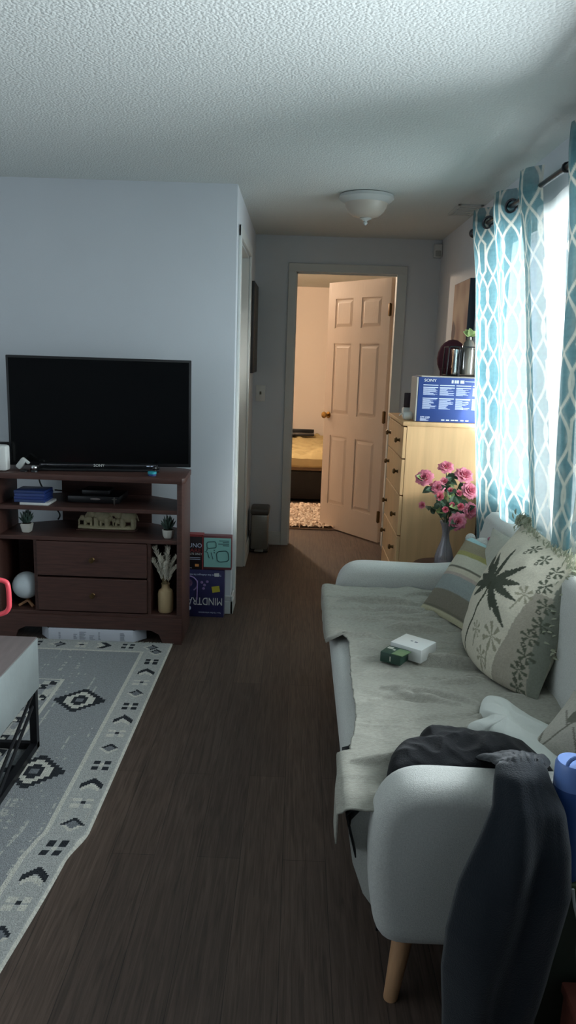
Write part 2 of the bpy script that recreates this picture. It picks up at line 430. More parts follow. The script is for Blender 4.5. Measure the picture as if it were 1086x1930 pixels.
# right windows
for nm, y0, y1, lab in (('window_1', WY0, WY1, 'white framed window behind the trellis curtains'),):
    w = bpy.data.objects.new(nm, None); COL.objects.link(w); w.location = (XR+.06, (y0+y1)/2, WZ0)
    tag(w, lab, 'window', kind='structure'); ym = (y0+y1)/2
    b = B(); x0, x1 = XR+.05, XR+.10
    b.box(x0, x1, y0, y0+.05, WZ0, WZ1).box(x0, x1, y1-.05, y1, WZ0, WZ1).box(x0, x1, y0, y1, WZ0, WZ0+.05).box(x0, x1, y0, y1, WZ1-.05, WZ1)
    obj('window_frame', b, m_white, w, smooth=False)
    obj('mullion', B().box(x0, x1, ym-.025, ym+.025, WZ0+.05, WZ1-.05), m_white, w, smooth=False)
    for ya, yb in ((y0+.05, ym-.025), (ym+.025, y1-.05)):
        obj('pane', B().box(x0+.02, x0+.025, ya, yb, WZ0+.05, WZ1-.05), m_glass, w, smooth=False)
    obj('window_sill', B().box(XR-.02, XR+.05, y0-.03, y1+.03, WZ0-.025, WZ0, .004), m_white, w, smooth=False)
w = bpy.data.objects.new('fill_window', None); COL.objects.link(w); w.location = (-3.25, .3, .5)  # unseen window, added to let in a weak fill from the left
tag(w, 'added unseen window in the side wall for the weak left fill light', 'window', kind='structure')
b = B(); x0, x1 = -3.28, -3.23
b.box(x0, x1, -1.3, -1.24, .5, 2.1).box(x0, x1, 1.84, 1.9, .5, 2.1).box(x0, x1, -1.3, 1.9, .5, .56).box(x0, x1, -1.3, 1.9, 2.04, 2.1).box(x0, x1, .27, .33, .56, 2.04)
obj('window_frame', b, m_white, w, smooth=False)
for ya, yb in ((-1.24, .27), (.33, 1.84)): obj('pane', B().box(x0+.02, x0+.025, ya, yb, .56, 2.04), m_glass, w, smooth=False)

# bedroom door
d = thing('door_1', 'white six panel door standing ajar into the lit bedroom', 'door', (.672, YB+.135, 0), math.radians(-53.3)); d['kind'] = 'structure'
b = B(); DW, DH0, DH1, T = .735, .012, 2.03, .0175
rows = [(.22, .80), (.98, 1.55), (1.67, 1.90)]; cols = [(-.645, -.425), (-.325, -.095)]
b.box(-DW, 0, -.010, .010, DH0, DH1)
for s in (-1, 1):
    y0, y1 = (-T, -.010) if s < 0 else (.010, T)
    xs = [-DW, -.645, -.425, -.325, -.095, 0]
    for i in (0, 2, 4): b.box(xs[i], xs[i+1], y0, y1, DH0, DH1)
    zs = [DH0, .22, .80, .98, 1.55, 1.67, 1.90, DH1]
    for xa, xb in cols:
        for i in (0, 2, 4, 6): b.box(xa, xb, y0, y1, zs[i], zs[i+1])
        for za, zb in rows:
            # bevelled raised field
            yo = s*.010; yi = s*.0165; e = .012; q = .035
            A = [(xa+e, yo, za+e), (xb-e, yo, za+e), (xb-e, yo, zb-e), (xa+e, yo, zb-e), (xa+q, yi, za+q), (xb-q, yi, za+q), (xb-q, yi, zb-q), (xa+q, yi, zb-q)]
            b._add(A, [(4, 5, 6, 7), (0, 1, 5, 4), (1, 2, 6, 5), (2, 3, 7, 6), (3, 0, 4, 7)])
obj('door_leaf', b, m_doorw, d, smooth=False, world=False)
b = B()
for s in (-1, 1):
    Mx = Matrix.Translation((-.675, s*T, .965)) @ Matrix.Rotation(s*-PI/2, 4, 'X')
    b.lathe([(.027, 0), (.027, .006), (.010, .010), (.010, .03), (.022, .036), (.028, .048), (.024, .06), (.008, .066), (.001, .067)], M=Mx, seg=20)
obj('door_knob', b, mat('brass_knob', '#b08a4e', .25, metal=1), d, world=False)
for z in (.22, 1.0, 1.80):
    b = B().box(-.012, .012, -T-.010, -T+.006, z-.045, z+.045, .002); b.lathe([(.006, -.048), (.006, .048)], c=(.004, -T-.008, z), seg=10)
    obj('hinge', b, m_brass, d, world=False)

# ------------------------------------------------------------------ bedroom contents
bd = thing('bed', 'low bed with a mustard cover and black base beyond the door', 'bed', (-.2, 7.42, 0))
obj('bed_base', B().box(-1.1, .75, 7.46, 9.5, .03, .315, .02), m_bedbase, bd)
obj('mattress', B().box(-1.1, .75, 7.45, 9.5, .315, .44, .04), mat('mattress_cotton', '#8a7358', .9), bd)
b = B()
def cov(u, v):
    x = -1.15+1.95*u; y = 7.40+2.1*v
    fx = N(x*2.2, y*7, 1)*.035+abs(N(x*5+2, y*3, 4))*.03+.05*(.3-abs(N(x*5, y*9+x*3, 7)))+.02*N(x*14, y*14, 3)
    z = .455+fx
    if v < .04: z = .36+.1*(v/.04)+N(x*8, 0, 2)*.012; y = 7.43+N(x*7, 3, 1)*.012
    return (x, y, z)
b.grid(cov, 120, 120); obj('bed_cover', b, m_bed, bd, solid=.006)
tag(obj('laptop', B().box(-.12, .2, 9.05, 9.3, .5, .525, .006).box(-.12, .2, 9.28, 9.31, .5, .56, .004), m_black), 'closed black laptop lying at the far end of the mustard bed', 'laptop')
b = B(); rr = random.Random(3)
vs = b.grid(lambda u, v: (-.9+1.5*u, 6.25+1.0*v, .03+.012*N(u*40, v*40)), 110, 80)
for row in vs:
    for v in row:
        v.co.x += rr.uniform(-.008, .008); v.co.y += rr.uniform(-.01, .01); v.co.z += rr.uniform(-.014, .016)
b.box(-.9, .6, 6.25, 7.25, 0.001, .012)
rg = obj('shag_rug', b, m_shag, flat_angle=180); tag(rg, 'fluffy beige shag rug on the bedroom floor', 'rug')
setcol(rg, lambda i: lin(random.choice(['#c9b4a0', '#ae957f', '#d9c8b4', '#9b826c', '#cdb9a4'])))

# ------------------------------------------------------------------ hall
t = thing('ceiling_light', 'flush mounted white ceiling lamp with a frosted glass bowl', 'lamp', (.32, 4.245, CH))
obj('lamp_rim', B().lathe([(.12, 0), (.142, -.004), (.145, -.02), (.132, -.032), (.118, -.040), (.112, -.043), (.10, -.02)], c=(.32, 4.245, CH), seg=48, caps=False), m_lampw, t)
obj('glass_bowl', B().lathe([(.114, -.038), (.108, -.06), (.094, -.085), (.07, -.105), (.04, -.115), (.005, -.118)], c=(.32, 4.245, CH), seg=48, caps=False), m_frosted, t)
obj('finial', B().lathe([(.028, -.112), (.032, -.120), (.014, -.126), (.008, -.132), (.013, -.140), (.006, -.150), (.001, -.152)], c=(.32, 4.245, CH), seg=20), m_lampw, t)
t = thing('ceiling_vent', 'small white vent grille on the ceiling by the window wall', 'vent', (.905, 4.55, CH))
b = B(); b.box(.835, .975, 4.40, 4.42, CH-.008, CH, .002).box(.835, .975, 4.68, 4.70, CH-.008, CH, .002).box(.835, .853, 4.40, 4.70, CH-.008, CH, .002).box(.957, .975, 4.40, 4.70, CH-.008, CH, .002)
obj('frame', b, m_lampw, t)
b = B()
for k in range(8): b.box(.852, .958, 4.435+k*.032, 4.451+k*.032, CH-.006, CH-.002)
obj('grille', b, m_lampw, t)
t = thing('motion_sensor', 'small white sensor box high in the hall corner', 'sensor', (.958, YB, 2.205))
obj('housing', B().box(.928, .985, YB-.05, YB, 2.16, 2.25, .006), m_white, t)
obj('lens', B().box(.935, .975, YB-.056, YB-.05, 2.165, 2.205, .004), mat('sensor_lens', '#a9a9a4', .3), t)
t = thing('light_switch', 'white toggle switch plate left of the doorway', 'light switch', (-.287, YB, 1.16))
obj('plate', B().box(-.323, -.252, YB-.006, YB, 1.10, 1.218, .003), m_white, t)
obj('toggle', B().box(-.293, -.281, YB-.018, YB-.005, 1.15, 1.172, .002), mat('toggle_grey', '#6f7069', .5), t)
t = thing('framed_picture', 'dark framed picture hanging edge on along the hall wall', 'picture', (XL, 5.46, 1.6))
obj('frame', B().box(XL, XL+.028, 5.22, 5.69, 1.315, 1.92, .004), mat('dark_frame', '#2b2a2a', .5, var=.3, vscale=30), t)
obj('print', B().box(XL+.028, XL+.030, 5.26, 5.65, 1.36, 1.875), mat('dark_print', '#4a4640', .6, var=.5, vscale=8), t)
t = thing('pedal_bin', 'small slim steel pedal bin standing in the hall corner', 'bin', (-.25, 5.52, 0))
obj('bin_body', B().box(-.322, -.195, 5.44, 5.64, .02, .285, .015), m_steel, t)
obj('lid', B().box(-.327, -.188, 5.432, 5.645, .285, .33, .014), mat('bin_lid', '#57544f', .45, metal=.4), t)
obj('pedal', B().box(-.29, -.225, 5.40, 5.45, .012, .024, .004), m_steel, t)
obj('base', B().box(-.326, -.19, 5.436, 5.644, 0, .022, .006), m_black, t)

# ------------------------------------------------------------------ chest of drawers and what stands on it
DX, DY0, DY1, DZ = .55, 3.94, 4.585, 1.126
t = thing('chest_of_drawers', 'pale maple chest of drawers by the window wall', 'chest of drawers', (.76, 4.26, 0))
b = B(); b.box(DX+.02, .965, DY0+.006, DY0+.024, .0, DZ-.022).box(DX+.02, .965, DY1-.024, DY1-.006, 0, DZ-.022).box(DX+.02, .965, DY0+.02, DY1-.02, .03, .05).box(.955, .965, DY0+.02, DY1-.02, .03, DZ-.022).box(DX+.03, DX+.045, DY0+.02, DY1-.02, 0, .06)
obj('carcass', b, m_lwood, t, smooth=False)
obj('top', B().box(DX-.005, .968, DY0, DY1, DZ-.022, DZ, .004), m_lwood, t)
zs = [.06, .305, .515, .735, .93, 1.10]; kz = [.175, .427, .612, .849, 1.018]
for i in range(5):
    dr = obj('drawer', B().box(DX, DX+.02, DY0+.008, DY1-.008, zs[i]+.003, zs[i+1]-.003, .003).box(DX+.02, .94, DY0+.04, DY1-.04, zs[i]+.02, zs[i+1]-.03), m_lwood, t, smooth=False)
    for y in (4.06, 4.47):
        Mx = Matrix.Translation((DX, y, kz[i])) @ Matrix.Rotation(-PI/2, 4, 'Y')
        kb = B().lathe([(.012, 0), (.008, .004), (.007, .014), (.014, .018), (.015, .024), (.010, .029), (.001, .03)], M=Mx, seg=14)
        kb_o = obj('knob', kb, m_brass, None); kb_o.data.transform(Matrix.Translation(-Vector(t.location))); kb_o.parent = dr
# boxed electronics
BY = 3.965
t = thing('electronics_box', 'deep blue printed carton lying on the chest of drawers', 'box', (.77, 4.07, DZ))
obj('carton', B().box(.615, .957, BY, 4.17, DZ+.001, DZ+.231, .003), m_navyb, t)
b = B(); b.box(.608, .615, BY+.002, 4.168, DZ+.003, DZ+.229).box(.63, .955, BY+.004, 4.168, DZ+.231, DZ+.236)
obj('frayed_edge', b, mat('torn_card', '#a8a39a', .8), t)
text('logo', 'SONY', .021, frame((.643, BY-.0005, DZ+.208), (1, 0, 0), (0, 0, 1)), m_white, t, sx=1.15)
text('model_lettering', 'DPF-D80', .013, frame((.635, BY-.0005, DZ+.021), (1, 0, 0), (0, 0, 1)), m_print, t)
b = B(); rr = random.Random(5)
for ci, x0 in enumerate((.642, .727, .812, .897)):
    x1 = min(x0+.076, .955)
    for (za, zb) in ((.199, .203), (.187, .191), (.131, .135)): b.box(x0-.001, x1, BY-.0012, BY, DZ+za-.01, DZ+zb-.01)
    for z in list(np.arange(.173, .14, -.0036))+list(np.arange(.116, .068, -.0036)):
        b.box(x0, x0+(x1-x0)*rr.uniform(.45, 1), BY-.0010, BY, DZ+z, DZ+z+.0016)
for k in range(5): b.box(.635, .635+rr.uniform(.03, .045), BY-.001, BY, DZ+.006+k*.0028, DZ+.0074+k*.0028)
for x in (.745, .77, .795, .815, .845, .87): b.box(x, x+.017, BY-.001, BY, DZ+.010, DZ+.016)
for x in (.785, .80, .812): b.box(x, x+.010, BY-.001, BY, DZ+.203, DZ+.219)
b.box(.83, .85, BY-.001, BY, DZ+.203, DZ+.219); b.box(.855, .94, BY-.001, BY, DZ+.212, DZ+.215)
obj('print_pattern', b, m_print, t, smooth=False)
# wire rack with bottle and felt
WZ = DZ+.237
t = thing('wire_frame_vase_stand', 'black wire frame stand with mirrored panels on the blue carton', 'stand', (.86, 4.08, WZ))
b = B()
for y in (4.02, 4.14):
    for (xa, xb) in ((.765, .825), (.83, .945)):
        P = [(xa, y, WZ+.005), (xa+.006, y, WZ+.145), (xa+.012, y, WZ+.152), (xb-.006, y, WZ+.152), (xb, y, WZ+.145), (xb, y, WZ+.005)]
        b.tube(P, .0035, 6, closed=True)
for x in (.768, .828, .944):
    for z in (.006, .15): b.tube([(x, 4.02, WZ+z), (x, 4.14, WZ+z)], .003, 6)
obj('wire_frame', b, m_bmetal, t)
obj('mirror_panel', B().box(.80, .82, 4.03, 4.13, WZ+.01, WZ+.14, .002).box(.836, .936, 4.125, 4.132, WZ+.01, WZ+.14, .002), m_chrome, t)
t = thing('glass_bottle', 'domed smoky glass bottle inside the black wire stand', 'bottle', (.883, 4.075, WZ+.01))
obj('bottle_body', B().lathe([(.036, 0), (.038, .01), (.038, .12), (.034, .15), (.024, .17), (.013, .18), (.012, .195), (.015, .198)], c=(.883, 4.075, WZ+.01), seg=28), mat('smoky_bottle', '#5e5a52', .12, spec=.8, coat=.5), t)
t = thing('sprig', 'sprig of yellow green leaves standing in the smoky bottle', 'plant sprig', (.883, 4.075, WZ+.2))
obj('stem', B().tube([(.883, 4.075, WZ+.15), (.882, 4.07, WZ+.215), (.886, 4.07, WZ+.24)], .002, 6), m_stem, t)
def leafmesh(b, base, d, n, L, w, curl=.2, mi=0):
    d = Vector(d).normalized(); n = Vector(n); n = (n-d*n.dot(d)).normalized(); sdir = d.cross(n)
    def fn(u, v):
        ww = w*math.sin(PI*min(.999, max(.02, v**.8)))
        s = (u-.5)*2
        return Vector(base)+d*(L*v)+sdir*(s*ww)+n*(-curl*L*v*v+abs(s)*ww*.35)
    b.grid(fn, 5, 8, mi)
for a in ((-.8, -.3, .5), (-.2, -.6, .8), (.7, -.3, .5), (.1, .3, 1), (-.6, .2, .9)):
    lb = B(); leafmesh(lb, (.884, 4.07, WZ+.21), a, (0, -1, .4), .045, .016); obj('leaf', lb, m_leaf2, t)
b = B()
b.ball((.835, 4.26, WZ+.09), .11, 20, sc=(.75, .6, .95)); b.lathe([(.10, 0), (.115, .006), (.10, .02)], c=(.83, 4.26, DZ+.14), seg=24)
b.tube([(.80, 4.2, DZ+.14), (.79, 4.2, WZ+.04)], .03, 10)
b.box(.76, .9, 4.2, 4.33, DZ, DZ+.2, .03)
tag(obj('felt_hat', b, m_cloth_red), 'dark maroon felt hat behind the wire stand', 'hat')
t = thing('canvas_painting', 'thick beige canvas painting with blue edges on the window wall', 'painting', (XR, 4.83, 1.65))
obj('canvas_edge', B().box(.945, XR, 4.46, 4.90, 1.39, 1.905, .003), m_cedge, t)
b = B(); b.grid(lambda u, v: (.9445, 4.463+.434*u, 1.393+.509*v), 26, 30)
cv = obj('painted_face', b, m_canvas, t, merge=False)
def cvc(i):
    v = cv.data.vertices[i].co+Vector(t.location); n = N(v.y*9, v.z*6, 3)
    c = Vector(lin('#b49c84')).lerp(Vector(lin('#8a6a60')), min(1, max(0, .4+n)))
    if (v.y-4.84)**2/.003+(v.z-1.62)**2/.004 < 1+n: c = Vector(lin('#57474a'))
    return c
setcol(cv, cvc, 'POINT')
t = thing('phone', 'small dark upright phone left of the blue carton', 'phone', (.602, 4.25, DZ))
obj('phone_body', B().box(.584, .626, 4.24, 4.25, DZ+.055, DZ+.135, .004), mat('dark_phone', '#3a2f33', .3), t)
obj('charging_dock', B().box(.58, .63, 4.225, 4.285, DZ, DZ+.055, .01), m_white, t)
t = thing('spray_bottle', 'white bottle lying on its side beside the blue carton', 'bottle', (.59, 4.04, DZ))
Mx = Matrix.Translation((.606, 4.04, DZ+.024)) @ Matrix.Rotation(-PI/2-.0, 4, 'Y')
obj('bottle_body', B().lathe([(.001, -.0), (.018, .002), (.023, .012), (.023, .04), (.018, .048), (.006, .052)], M=Mx, seg=20), m_white, t)
obj('nozzle', B().tube([(.556, 4.04, DZ+.03), (.548, 4.04, DZ+.036), (.535, 4.035, DZ+.025)], .003, 6).tube([(.556, 4.04, DZ+.03), (.560, 4.04, DZ+.055), (.60, 4.045, DZ+.046)], .002, 6), m_white, t)

# ------------------------------------------------------------------ roses in a glass vase behind the sofa
VX, VY, VZ = .752, 3.66, .44
t = thing('end_table', 'small dark end table under the rose vase behind the sofa arm', 'table', (VX, VY, 0))
obj('table_top', B().lathe([(.15, VZ-.02), (.155, VZ-.01), (.15, VZ)], c=(VX, VY, 0), seg=32), m_dwood, t)
for k in range(3):
    a = 2*PI*k/3+.4; obj('leg', B().tube([(VX+.11*math.cos(a), VY+.11*math.sin(a), VZ-.02), (VX+.14*math.cos(a), VY+.14*math.sin(a), 0)], [.014, .009], 10), m_dwood, t)
tag(obj('glass_vase', B().lathe([(.036, 0), (.046, .012), (.047, .045), (.036, .085), (.022, .125), (.017, .16), (.022, .195), (.034, .225), (.032, .225), (.020, .195), (.015, .16), (.020, .125), (.033, .085), (.043, .045), (.042, .014), (.001, .010)], c=(VX, VY, VZ+.001), seg=36, caps=False), m_glassv, shift=(VX, VY, VZ)),
    'clear glass bud vase holding pink roses behind the far sofa arm', 'vase')
def rose_bloom(b, c, r, ax, seed, opened=1.0):
    rr = random.Random(seed); ax = Vector(ax).normalized(); e1 = ax.orthogonal().normalized(); e2 = ax.cross(e1); c = Vector(c)
    layers = [(.16, .75, 3, 1.45), (.34, .82, 4, 1.2), (.55, .80, 5, .9), (.78, .66, 5, .62), (1.0, .44, 6, .34)]
    for li, (rad, h, n, tilt) in enumerate(layers):
        if li > 2 and opened < .6: continue
        for k in range(n):
            a0 = 2*PI*k/n+li*.7+rr.uniform(-.15, .15); span = 2*PI/n*.78
            def fn(u, v):
                a = a0+(u-.5)*2*span*(.35+.65*math.sin(PI*min(1, .15+.75*v)))*1.0
                rr_ = r*rad*(.25+.75*v**.7)*(1+.10*math.sin(9*u+k)*v)
                z = r*(h*v**.8-.16*rad*(v**3)*1.6-.22*rad*(2*u-1)**2*v*v)
                lip = .12*r*max(0, v-.75)*rad*3
                return c+(e1*math.cos(a)+e2*math.sin(a))*(rr_+lip)+ax*(z-r*.35)
            b.grid(fn, 7, 6)
roses = [((793, 896), 15, 1), ((840, 877), 13, 1), ((876, 891), 16, 1), ((886, 919), 15, 1), ((819, 915), 12, 1), ((823, 931), 13, .5), ((845, 922), 7, .5),
         ((861, 927), 9, .5), ((836, 953), 9, .5), ((848, 945), 8, .5), ((864, 947), 10, .5), ((795, 952), 10, .5), ((862, 975), 15, 1), ((889, 957), 13, 1), ((834, 905), 11, .5)]
# centres (x, y, z) and radius of each bloom
RP = [(.615, 3.60, .893, .041), (.733, 3.68, .938, .037), (.823, 3.66, .905, .044), (.846, 3.61, .835, .041), (.678, 3.58, .848, .034), (.686, 3.55, .807, .035), (.745, 3.60, .832, .022),
      (.787, 3.60, .818, .027), (.716, 3.54, .748, .026), (.748, 3.55, .770, .023), (.787, 3.54, .764, .030), (.622, 3.63, .748, .030), (.782, 3.54, .690, .041), (.855, 3.60, .736, .038), (.72, 3.64, .868, .032)]
RN = ['wide open pink rose leaning out furthest left over the chest', 'topmost pink rose of the vase, lit bright at its tip', 'large open pink rose at the upper right of the bunch beside the curtain',
      'large pink rose at the right of the bunch, just under the upper right one', 'peach pink rose half open, left of the middle of the bunch', 'two toned pink rose with pale outer petals below the peach one',
      'tiny dark pink rosebud in the very middle of the bunch', 'pink rosebud between the middle bud and the large right rose', 'pale rounded rose petals low in the middle, left of two buds',
      'small deep pink bud just right of the pale low rose', 'cupped pink bud with a deep centre at lower right middle', 'shaded drooping rose at the lower left of the bunch',
      'large shaded pink rose hanging lowest over the vase neck', 'dark shaded rose at the lower right beside the curtain', 'pink rose half hidden behind leaves under the topmost rose']
for i, (x, y, z, r) in enumerate(RP):
    op = roses[i][2]
    t = thing('rose', RN[i], 'rose', (VX, VY, VZ+.03), group='pink roses in the glass vase')
    c = Vector((x, y, z)); ax = (c-Vector((VX, VY+.05, .72)))
    ax = ax.normalized()+Vector((0, -.75, .25)); ax.normalize()
    b = B(); rose_bloom(b, c, r, ax, i, op); obj('bloom', b, [m_rose, m_rose2][(i in (5, 6, 7, 8, 9, 10)) * 1], t, flat_angle=80)
    neck = Vector((VX+.008*math.cos(i), VY+.008*math.sin(i*2), VZ+.20))
    b = B(); p0 = Vector((VX+.015*math.cos(i*2.4), VY+.015*math.sin(i*2.4), VZ+.03)); p3 = c-ax*r*.35
    pts = [p0, neck]+[neck.lerp(p3, s)+Vector((0, 0, .03*math.sin(PI*s))) for s in (.25, .5, .75, 1)]
    b.tube(pts, .0022, 6); obj('stem', b, m_stem, t)
    rr = random.Random(i+50)
    for k in range(4):
        lb = B(); s = rr.uniform(.45, .98); bp = neck.lerp(p3, s)+Vector((0, 0, .03*math.sin(PI*s)))
        dd = Vector((rr.uniform(-1, 1), rr.uniform(-1, .3), rr.uniform(-.5, .6)))
        leafmesh(lb, bp, dd, (0, -.8, .5), rr.uniform(.045, .065), .018, .15); obj('leaf', lb, m_leaf if k < 3 else m_leaf2, t)

# ------------------------------------------------------------------ curtains
def pat(u, v):
    P, T, w = .070, .37, .0052
    best = 9
    k0 = int(round(u/P))
    for k in (k0-1, k0, k0+1):
        x = u-k*P
        ph = v/T+(.5 if (k//2) % 2 else 0)
        tt = ph % 1
        if k % 2 == 0:
            if tt < .5:
                q = tt/.5; s = .021*min(1, q/.14, (1-q)/.14); ds = .021/(.07*T) if (q < .16 or q > .84) else 0
            else:
                q = (tt-.5)/.5; s = .037*math.sin(PI*q); ds = .037*PI/(.5*T)*math.cos(PI*q)
        else:
            q = (tt % .5)/.5; s = .044*math.sin(PI*q); ds = .044*PI/(.5*T)*math.cos(PI*q)
        n = math.sqrt(1+ds*ds)
        best = min(best, abs(x-s)/n, abs(x+s)/n)
    return 1-sstep(w*.75, w*1.25, best)
TEAL, TEAL2, OFFW = Vector(lin('#64898f')), Vector(lin('#46717a')), Vector(lin('#c9c7ba'))
def curtain(name, label, ytop0, ytop1, shift, width, lam, amp, zt, zb, ph0=0, X0=.9, ret=False):
    """panel hung on grommets; ytop0 far edge, ytop1 near edge; shift(z) slides it along the wall"""
    nu, nv = int(width/.0042), int((zt-zb)/.0055)
    t = thing(name, label, 'curtain', (X0, (ytop0+ytop1)/2, zb))
    b = B(); uv = []
    # arc-length table
    ph = lambda y: ph0+2*PI*(ytop0-y)/lam
    def fn(u, v):
        z = zt+(zb-zt)*v
        y = ytop0+(ytop1-ytop0)*u
        k = 1.35-.5*sstep(.02, .22, v)+.25*N(y*3, z*1.2, 2)
        x = X0+amp*k*math.sin(ph(y))+.010*N(y*7, z*2.0, 5)*v
        yy = y+shift(z, u)+.018*math.sin(2*ph(y)+.6)*(.5+v*.5)
        if ret and u < .06:
            q = 1-sstep(0, .06, u); x = x+(.972-x)*q; yy = yy+max(0, 3.932-yy)*q*sstep(1.2, 1.05, z)  # hidden cloth end turned back, added to block unfiltered window light
        return (min(x, .975), yy, z)
    vs = b.grid(fn, nu, nv)
    b.bm.verts.index_update()
    o = obj('cloth', b, m_curtain, t, merge=False, flat_angle=180)
    # colours by arc length
    arc = [0]
    for i in range(1, nu):
        a, c = fn((i-1)/(nu-1), .4), fn(i/(nu-1), .4); arc.append(arc[-1]+math.hypot(a[0]-c[0], a[1]-c[1]))
    rr = random.Random(2)
    thx = [rr.random() for _ in range(nu)]; thz = [rr.random() for _ in range(nv)]
    def cf(i):
        iu, iv = divmod(i, nv); z = zt+(zb-zt)*iv/(nv-1)
        p = pat(arc[iu]*1.0, z)
        g = .80+.2*N(arc[iu]*160, z*9, 1)+.2*N(arc[iu]*9, z*170, 8)
        base_ = TEAL.lerp(TEAL2, min(1, max(0, 1.2-g)))
        return base_.lerp(OFFW, p)
    setcol(o, cf, 'POINT')
    for k in range(0, 12):
        y = ytop0-lam*(k*PI-ph0)/(2*PI)
        if y > ytop0-.03 or y < ytop1+.03: continue
        iu = (ytop0-y)/(ytop0-ytop1); vv = (zt-2.112)/(zt-zb)
        cen = Vector(fn(iu, vv)); tang = (Vector(fn(iu+.006, vv))-Vector(fn(iu-.006, vv))).normalized(); zz_ = Vector((0, 0, 1)); nn = tang.cross(zz_)
        R = B(); n = 22
        for off in (-.004, .004):
            R.tube([cen+nn*off+(tang*math.cos(2*PI*i/n)+zz_*math.sin(2*PI*i/n))*.027 for i in range(n)], .0055, 8, closed=True)
        obj('grommet', R, m_rod, t)
    return t
curtain('curtain', 'teal and white trellis curtain hanging in folds beside the chest of drawers', 4.20, 3.09, lambda z, u: -.36*(2.12-z)*(1+.12*u) if z < 2.12 else 0, 1.75, .42, .040, 2.185, .42, ph0=2.3, ret=True)
curtain('curtain', 'teal and white trellis curtain at the right edge, beyond the white lining strip', 2.83, 2.40, lambda z, u: -.22*(2.12-z)*(1-u) if z < 2.12 else 0, .72, .30, .045, 2.2, .42, ph0=.4)
b = B()
def sheer(u, v):
    z = 2.075+(.80-2.075)*v; y = 3.32-.75*u-.36*v*(1-u*.3)
    return (.955+.012*math.sin(u*9+v), y, z)
b.grid(sheer, 60, 40); tag(obj('sheer_curtain', b, m_sheer, flat_angle=180), 'glowing white lining panel seen between the two trellis curtains', 'curtain')
t = thing('curtain_rod', 'dark pewter curtain rod above the right hand window', 'curtain rod', (.9, 2.9, 2.115))
obj('rod', B().tube([(.9, 4.24, 2.112), (.9, .9, 2.112)], .011, 12), m_rod, t)
obj('finial', B().ball((.9, 4.262, 2.112), .024, 18).lathe([(.013, 0), (.013, .02)], M=Matrix.Translation((.9, 4.245, 2.112)) @ Matrix.Rotation(PI/2, 4, 'X'), seg=14), m_rod, t)
for y in (4.16, 2.82):
    b = B().tube([(XR, y, 2.14), (.9, y, 2.125)], .006, 8).tube([(.9+.015*math.cos(a), y, 2.112+.015*math.sin(a)) for a in np.linspace(0, 2*PI, 13)[:-1]], .004, 6, closed=True)
    b.box(XR-.008, XR, y-.012, y+.012, 2.09, 2.25, .003); obj('bracket', b, m_rod, t)

# ------------------------------------------------------------------ sofa
SY0, SY1 = 1.45, 3.33
t = thing('sofa', 'light grey upholstered sofa with rounded arms under the window', 'sofa', (.55, 2.4, 0))
def seatprof():
    P = [(.225, .17), (.19, .22), (.162, .30), (.150, .37), (.154, .41), (.175, .436), (.23, .445), (.80, .44), (.80, .17)]
    return P
b = B(); b.prism(seatprof(), SY0+.1, SY1-.1, 'y', 0)
obj('seat', b, m_sofa, t, flat_angle=50)
P = [(.80, .17), (.795, .45), (.825, .70), (.84, .775), (.865, .80), (.905, .80), (.935, .775), (.94, .7), (.94, .17)]
b = B(); b.prism(P, SY0+.05, SY1-.05, 'y', .02); obj('backrest', b, m_sofa, t, flat_angle=50)
def armprof():
    P = [(.235, .153), (.212, .175), (.196, .28), (.190, .37), (.194, .44)]
    for k in range(8):
        a = PI-(PI/2)*k/7; P.append((.295+.098*math.cos(a), .455+.100*math.sin(a)))
    P += [(.42, .552), (.60, .548), (.75, .560), (.88, .60), (.945, .62), (.945, .153)]
    return P
def soft_slab(b, prof, y0, y1, r, n=120):
    """upholstered slab: closed (x, z) outline swept along y with rolled edges"""
    P = [Vector(p) for p in prof]; k = len(P); L_ = [(P[(i+1) % k]-P[i]).length for i in range(k)]; tot = sum(L_); pts = []
    for j in range(n):
        d = tot*j/n; i = 0
        while d > L_[i]: d -= L_[i]; i += 1
        pts.append(P[i].lerp(P[(i+1) % k], d/L_[i]))
    for _ in range(5): pts = [(pts[j-1]+pts[j]*2+pts[(j+1) % n])/4 for j in range(n)]
    area2 = sum(pts[j].x*pts[(j+1) % n].y-pts[(j+1) % n].x*pts[j].y for j in range(n)); sg = 1 if area2 > 0 else -1
    nor = []
    for j in range(n):
        d = pts[(j+1) % n]-pts[j-1]; nor.append(Vector((d.y, -d.x)).normalized()*sg)
    rings = []
    m = 7
    for q in range(2*m):
        if q < m: a = PI/2*q/(m-1); ins, y = r*(1-math.sin(a)), y0+r*(1-math.cos(a))
        else: a = PI/2*(2*m-1-q)/(m-1); ins, y = r*(1-math.sin(a)), y1-r*(1-math.cos(a))
        rings.append([b.bm.verts.new((p.x-nn.x*ins, y, p.y-nn.y*ins)) for p, nn in zip(pts, nor)])
    for A, C_ in zip(rings, rings[1:]):
        for j in range(n): b.bm.faces.new((A[j], A[(j+1) % n], C_[(j+1) % n], C_[j]))
    b.bm.faces.new(rings[0]); b.bm.faces.new(rings[-1])
for y0, y1 in ((SY0, SY0+.135), (SY1-.135, SY1)):
    b = B(); soft_slab(b, armprof(), y0, y1, .045); obj('arm', b, m_sofa, t, flat_angle=70)
for x, y, dx, dy in ((.29, 1.53, -.03, -.045), (.29, 3.25, -.03, .045), (.88, 1.53, .02, -.03), (.88, 3.25, .02, .03)):
    obj('leg', B().lathe([(.016, 0), (.017, .003), (.026, .155)], seg=18, M=Matrix(((1, 0, -dx/.155, x+dx), (0, 1, -dy/.155, y+dy), (0, 0, 1, 0), (0, 0, 0, 1)))), m_leg, t)
obj('underside', B().box(.22, .93, SY0+.06, SY1-.06, .155, .18), m_bmetal, t)
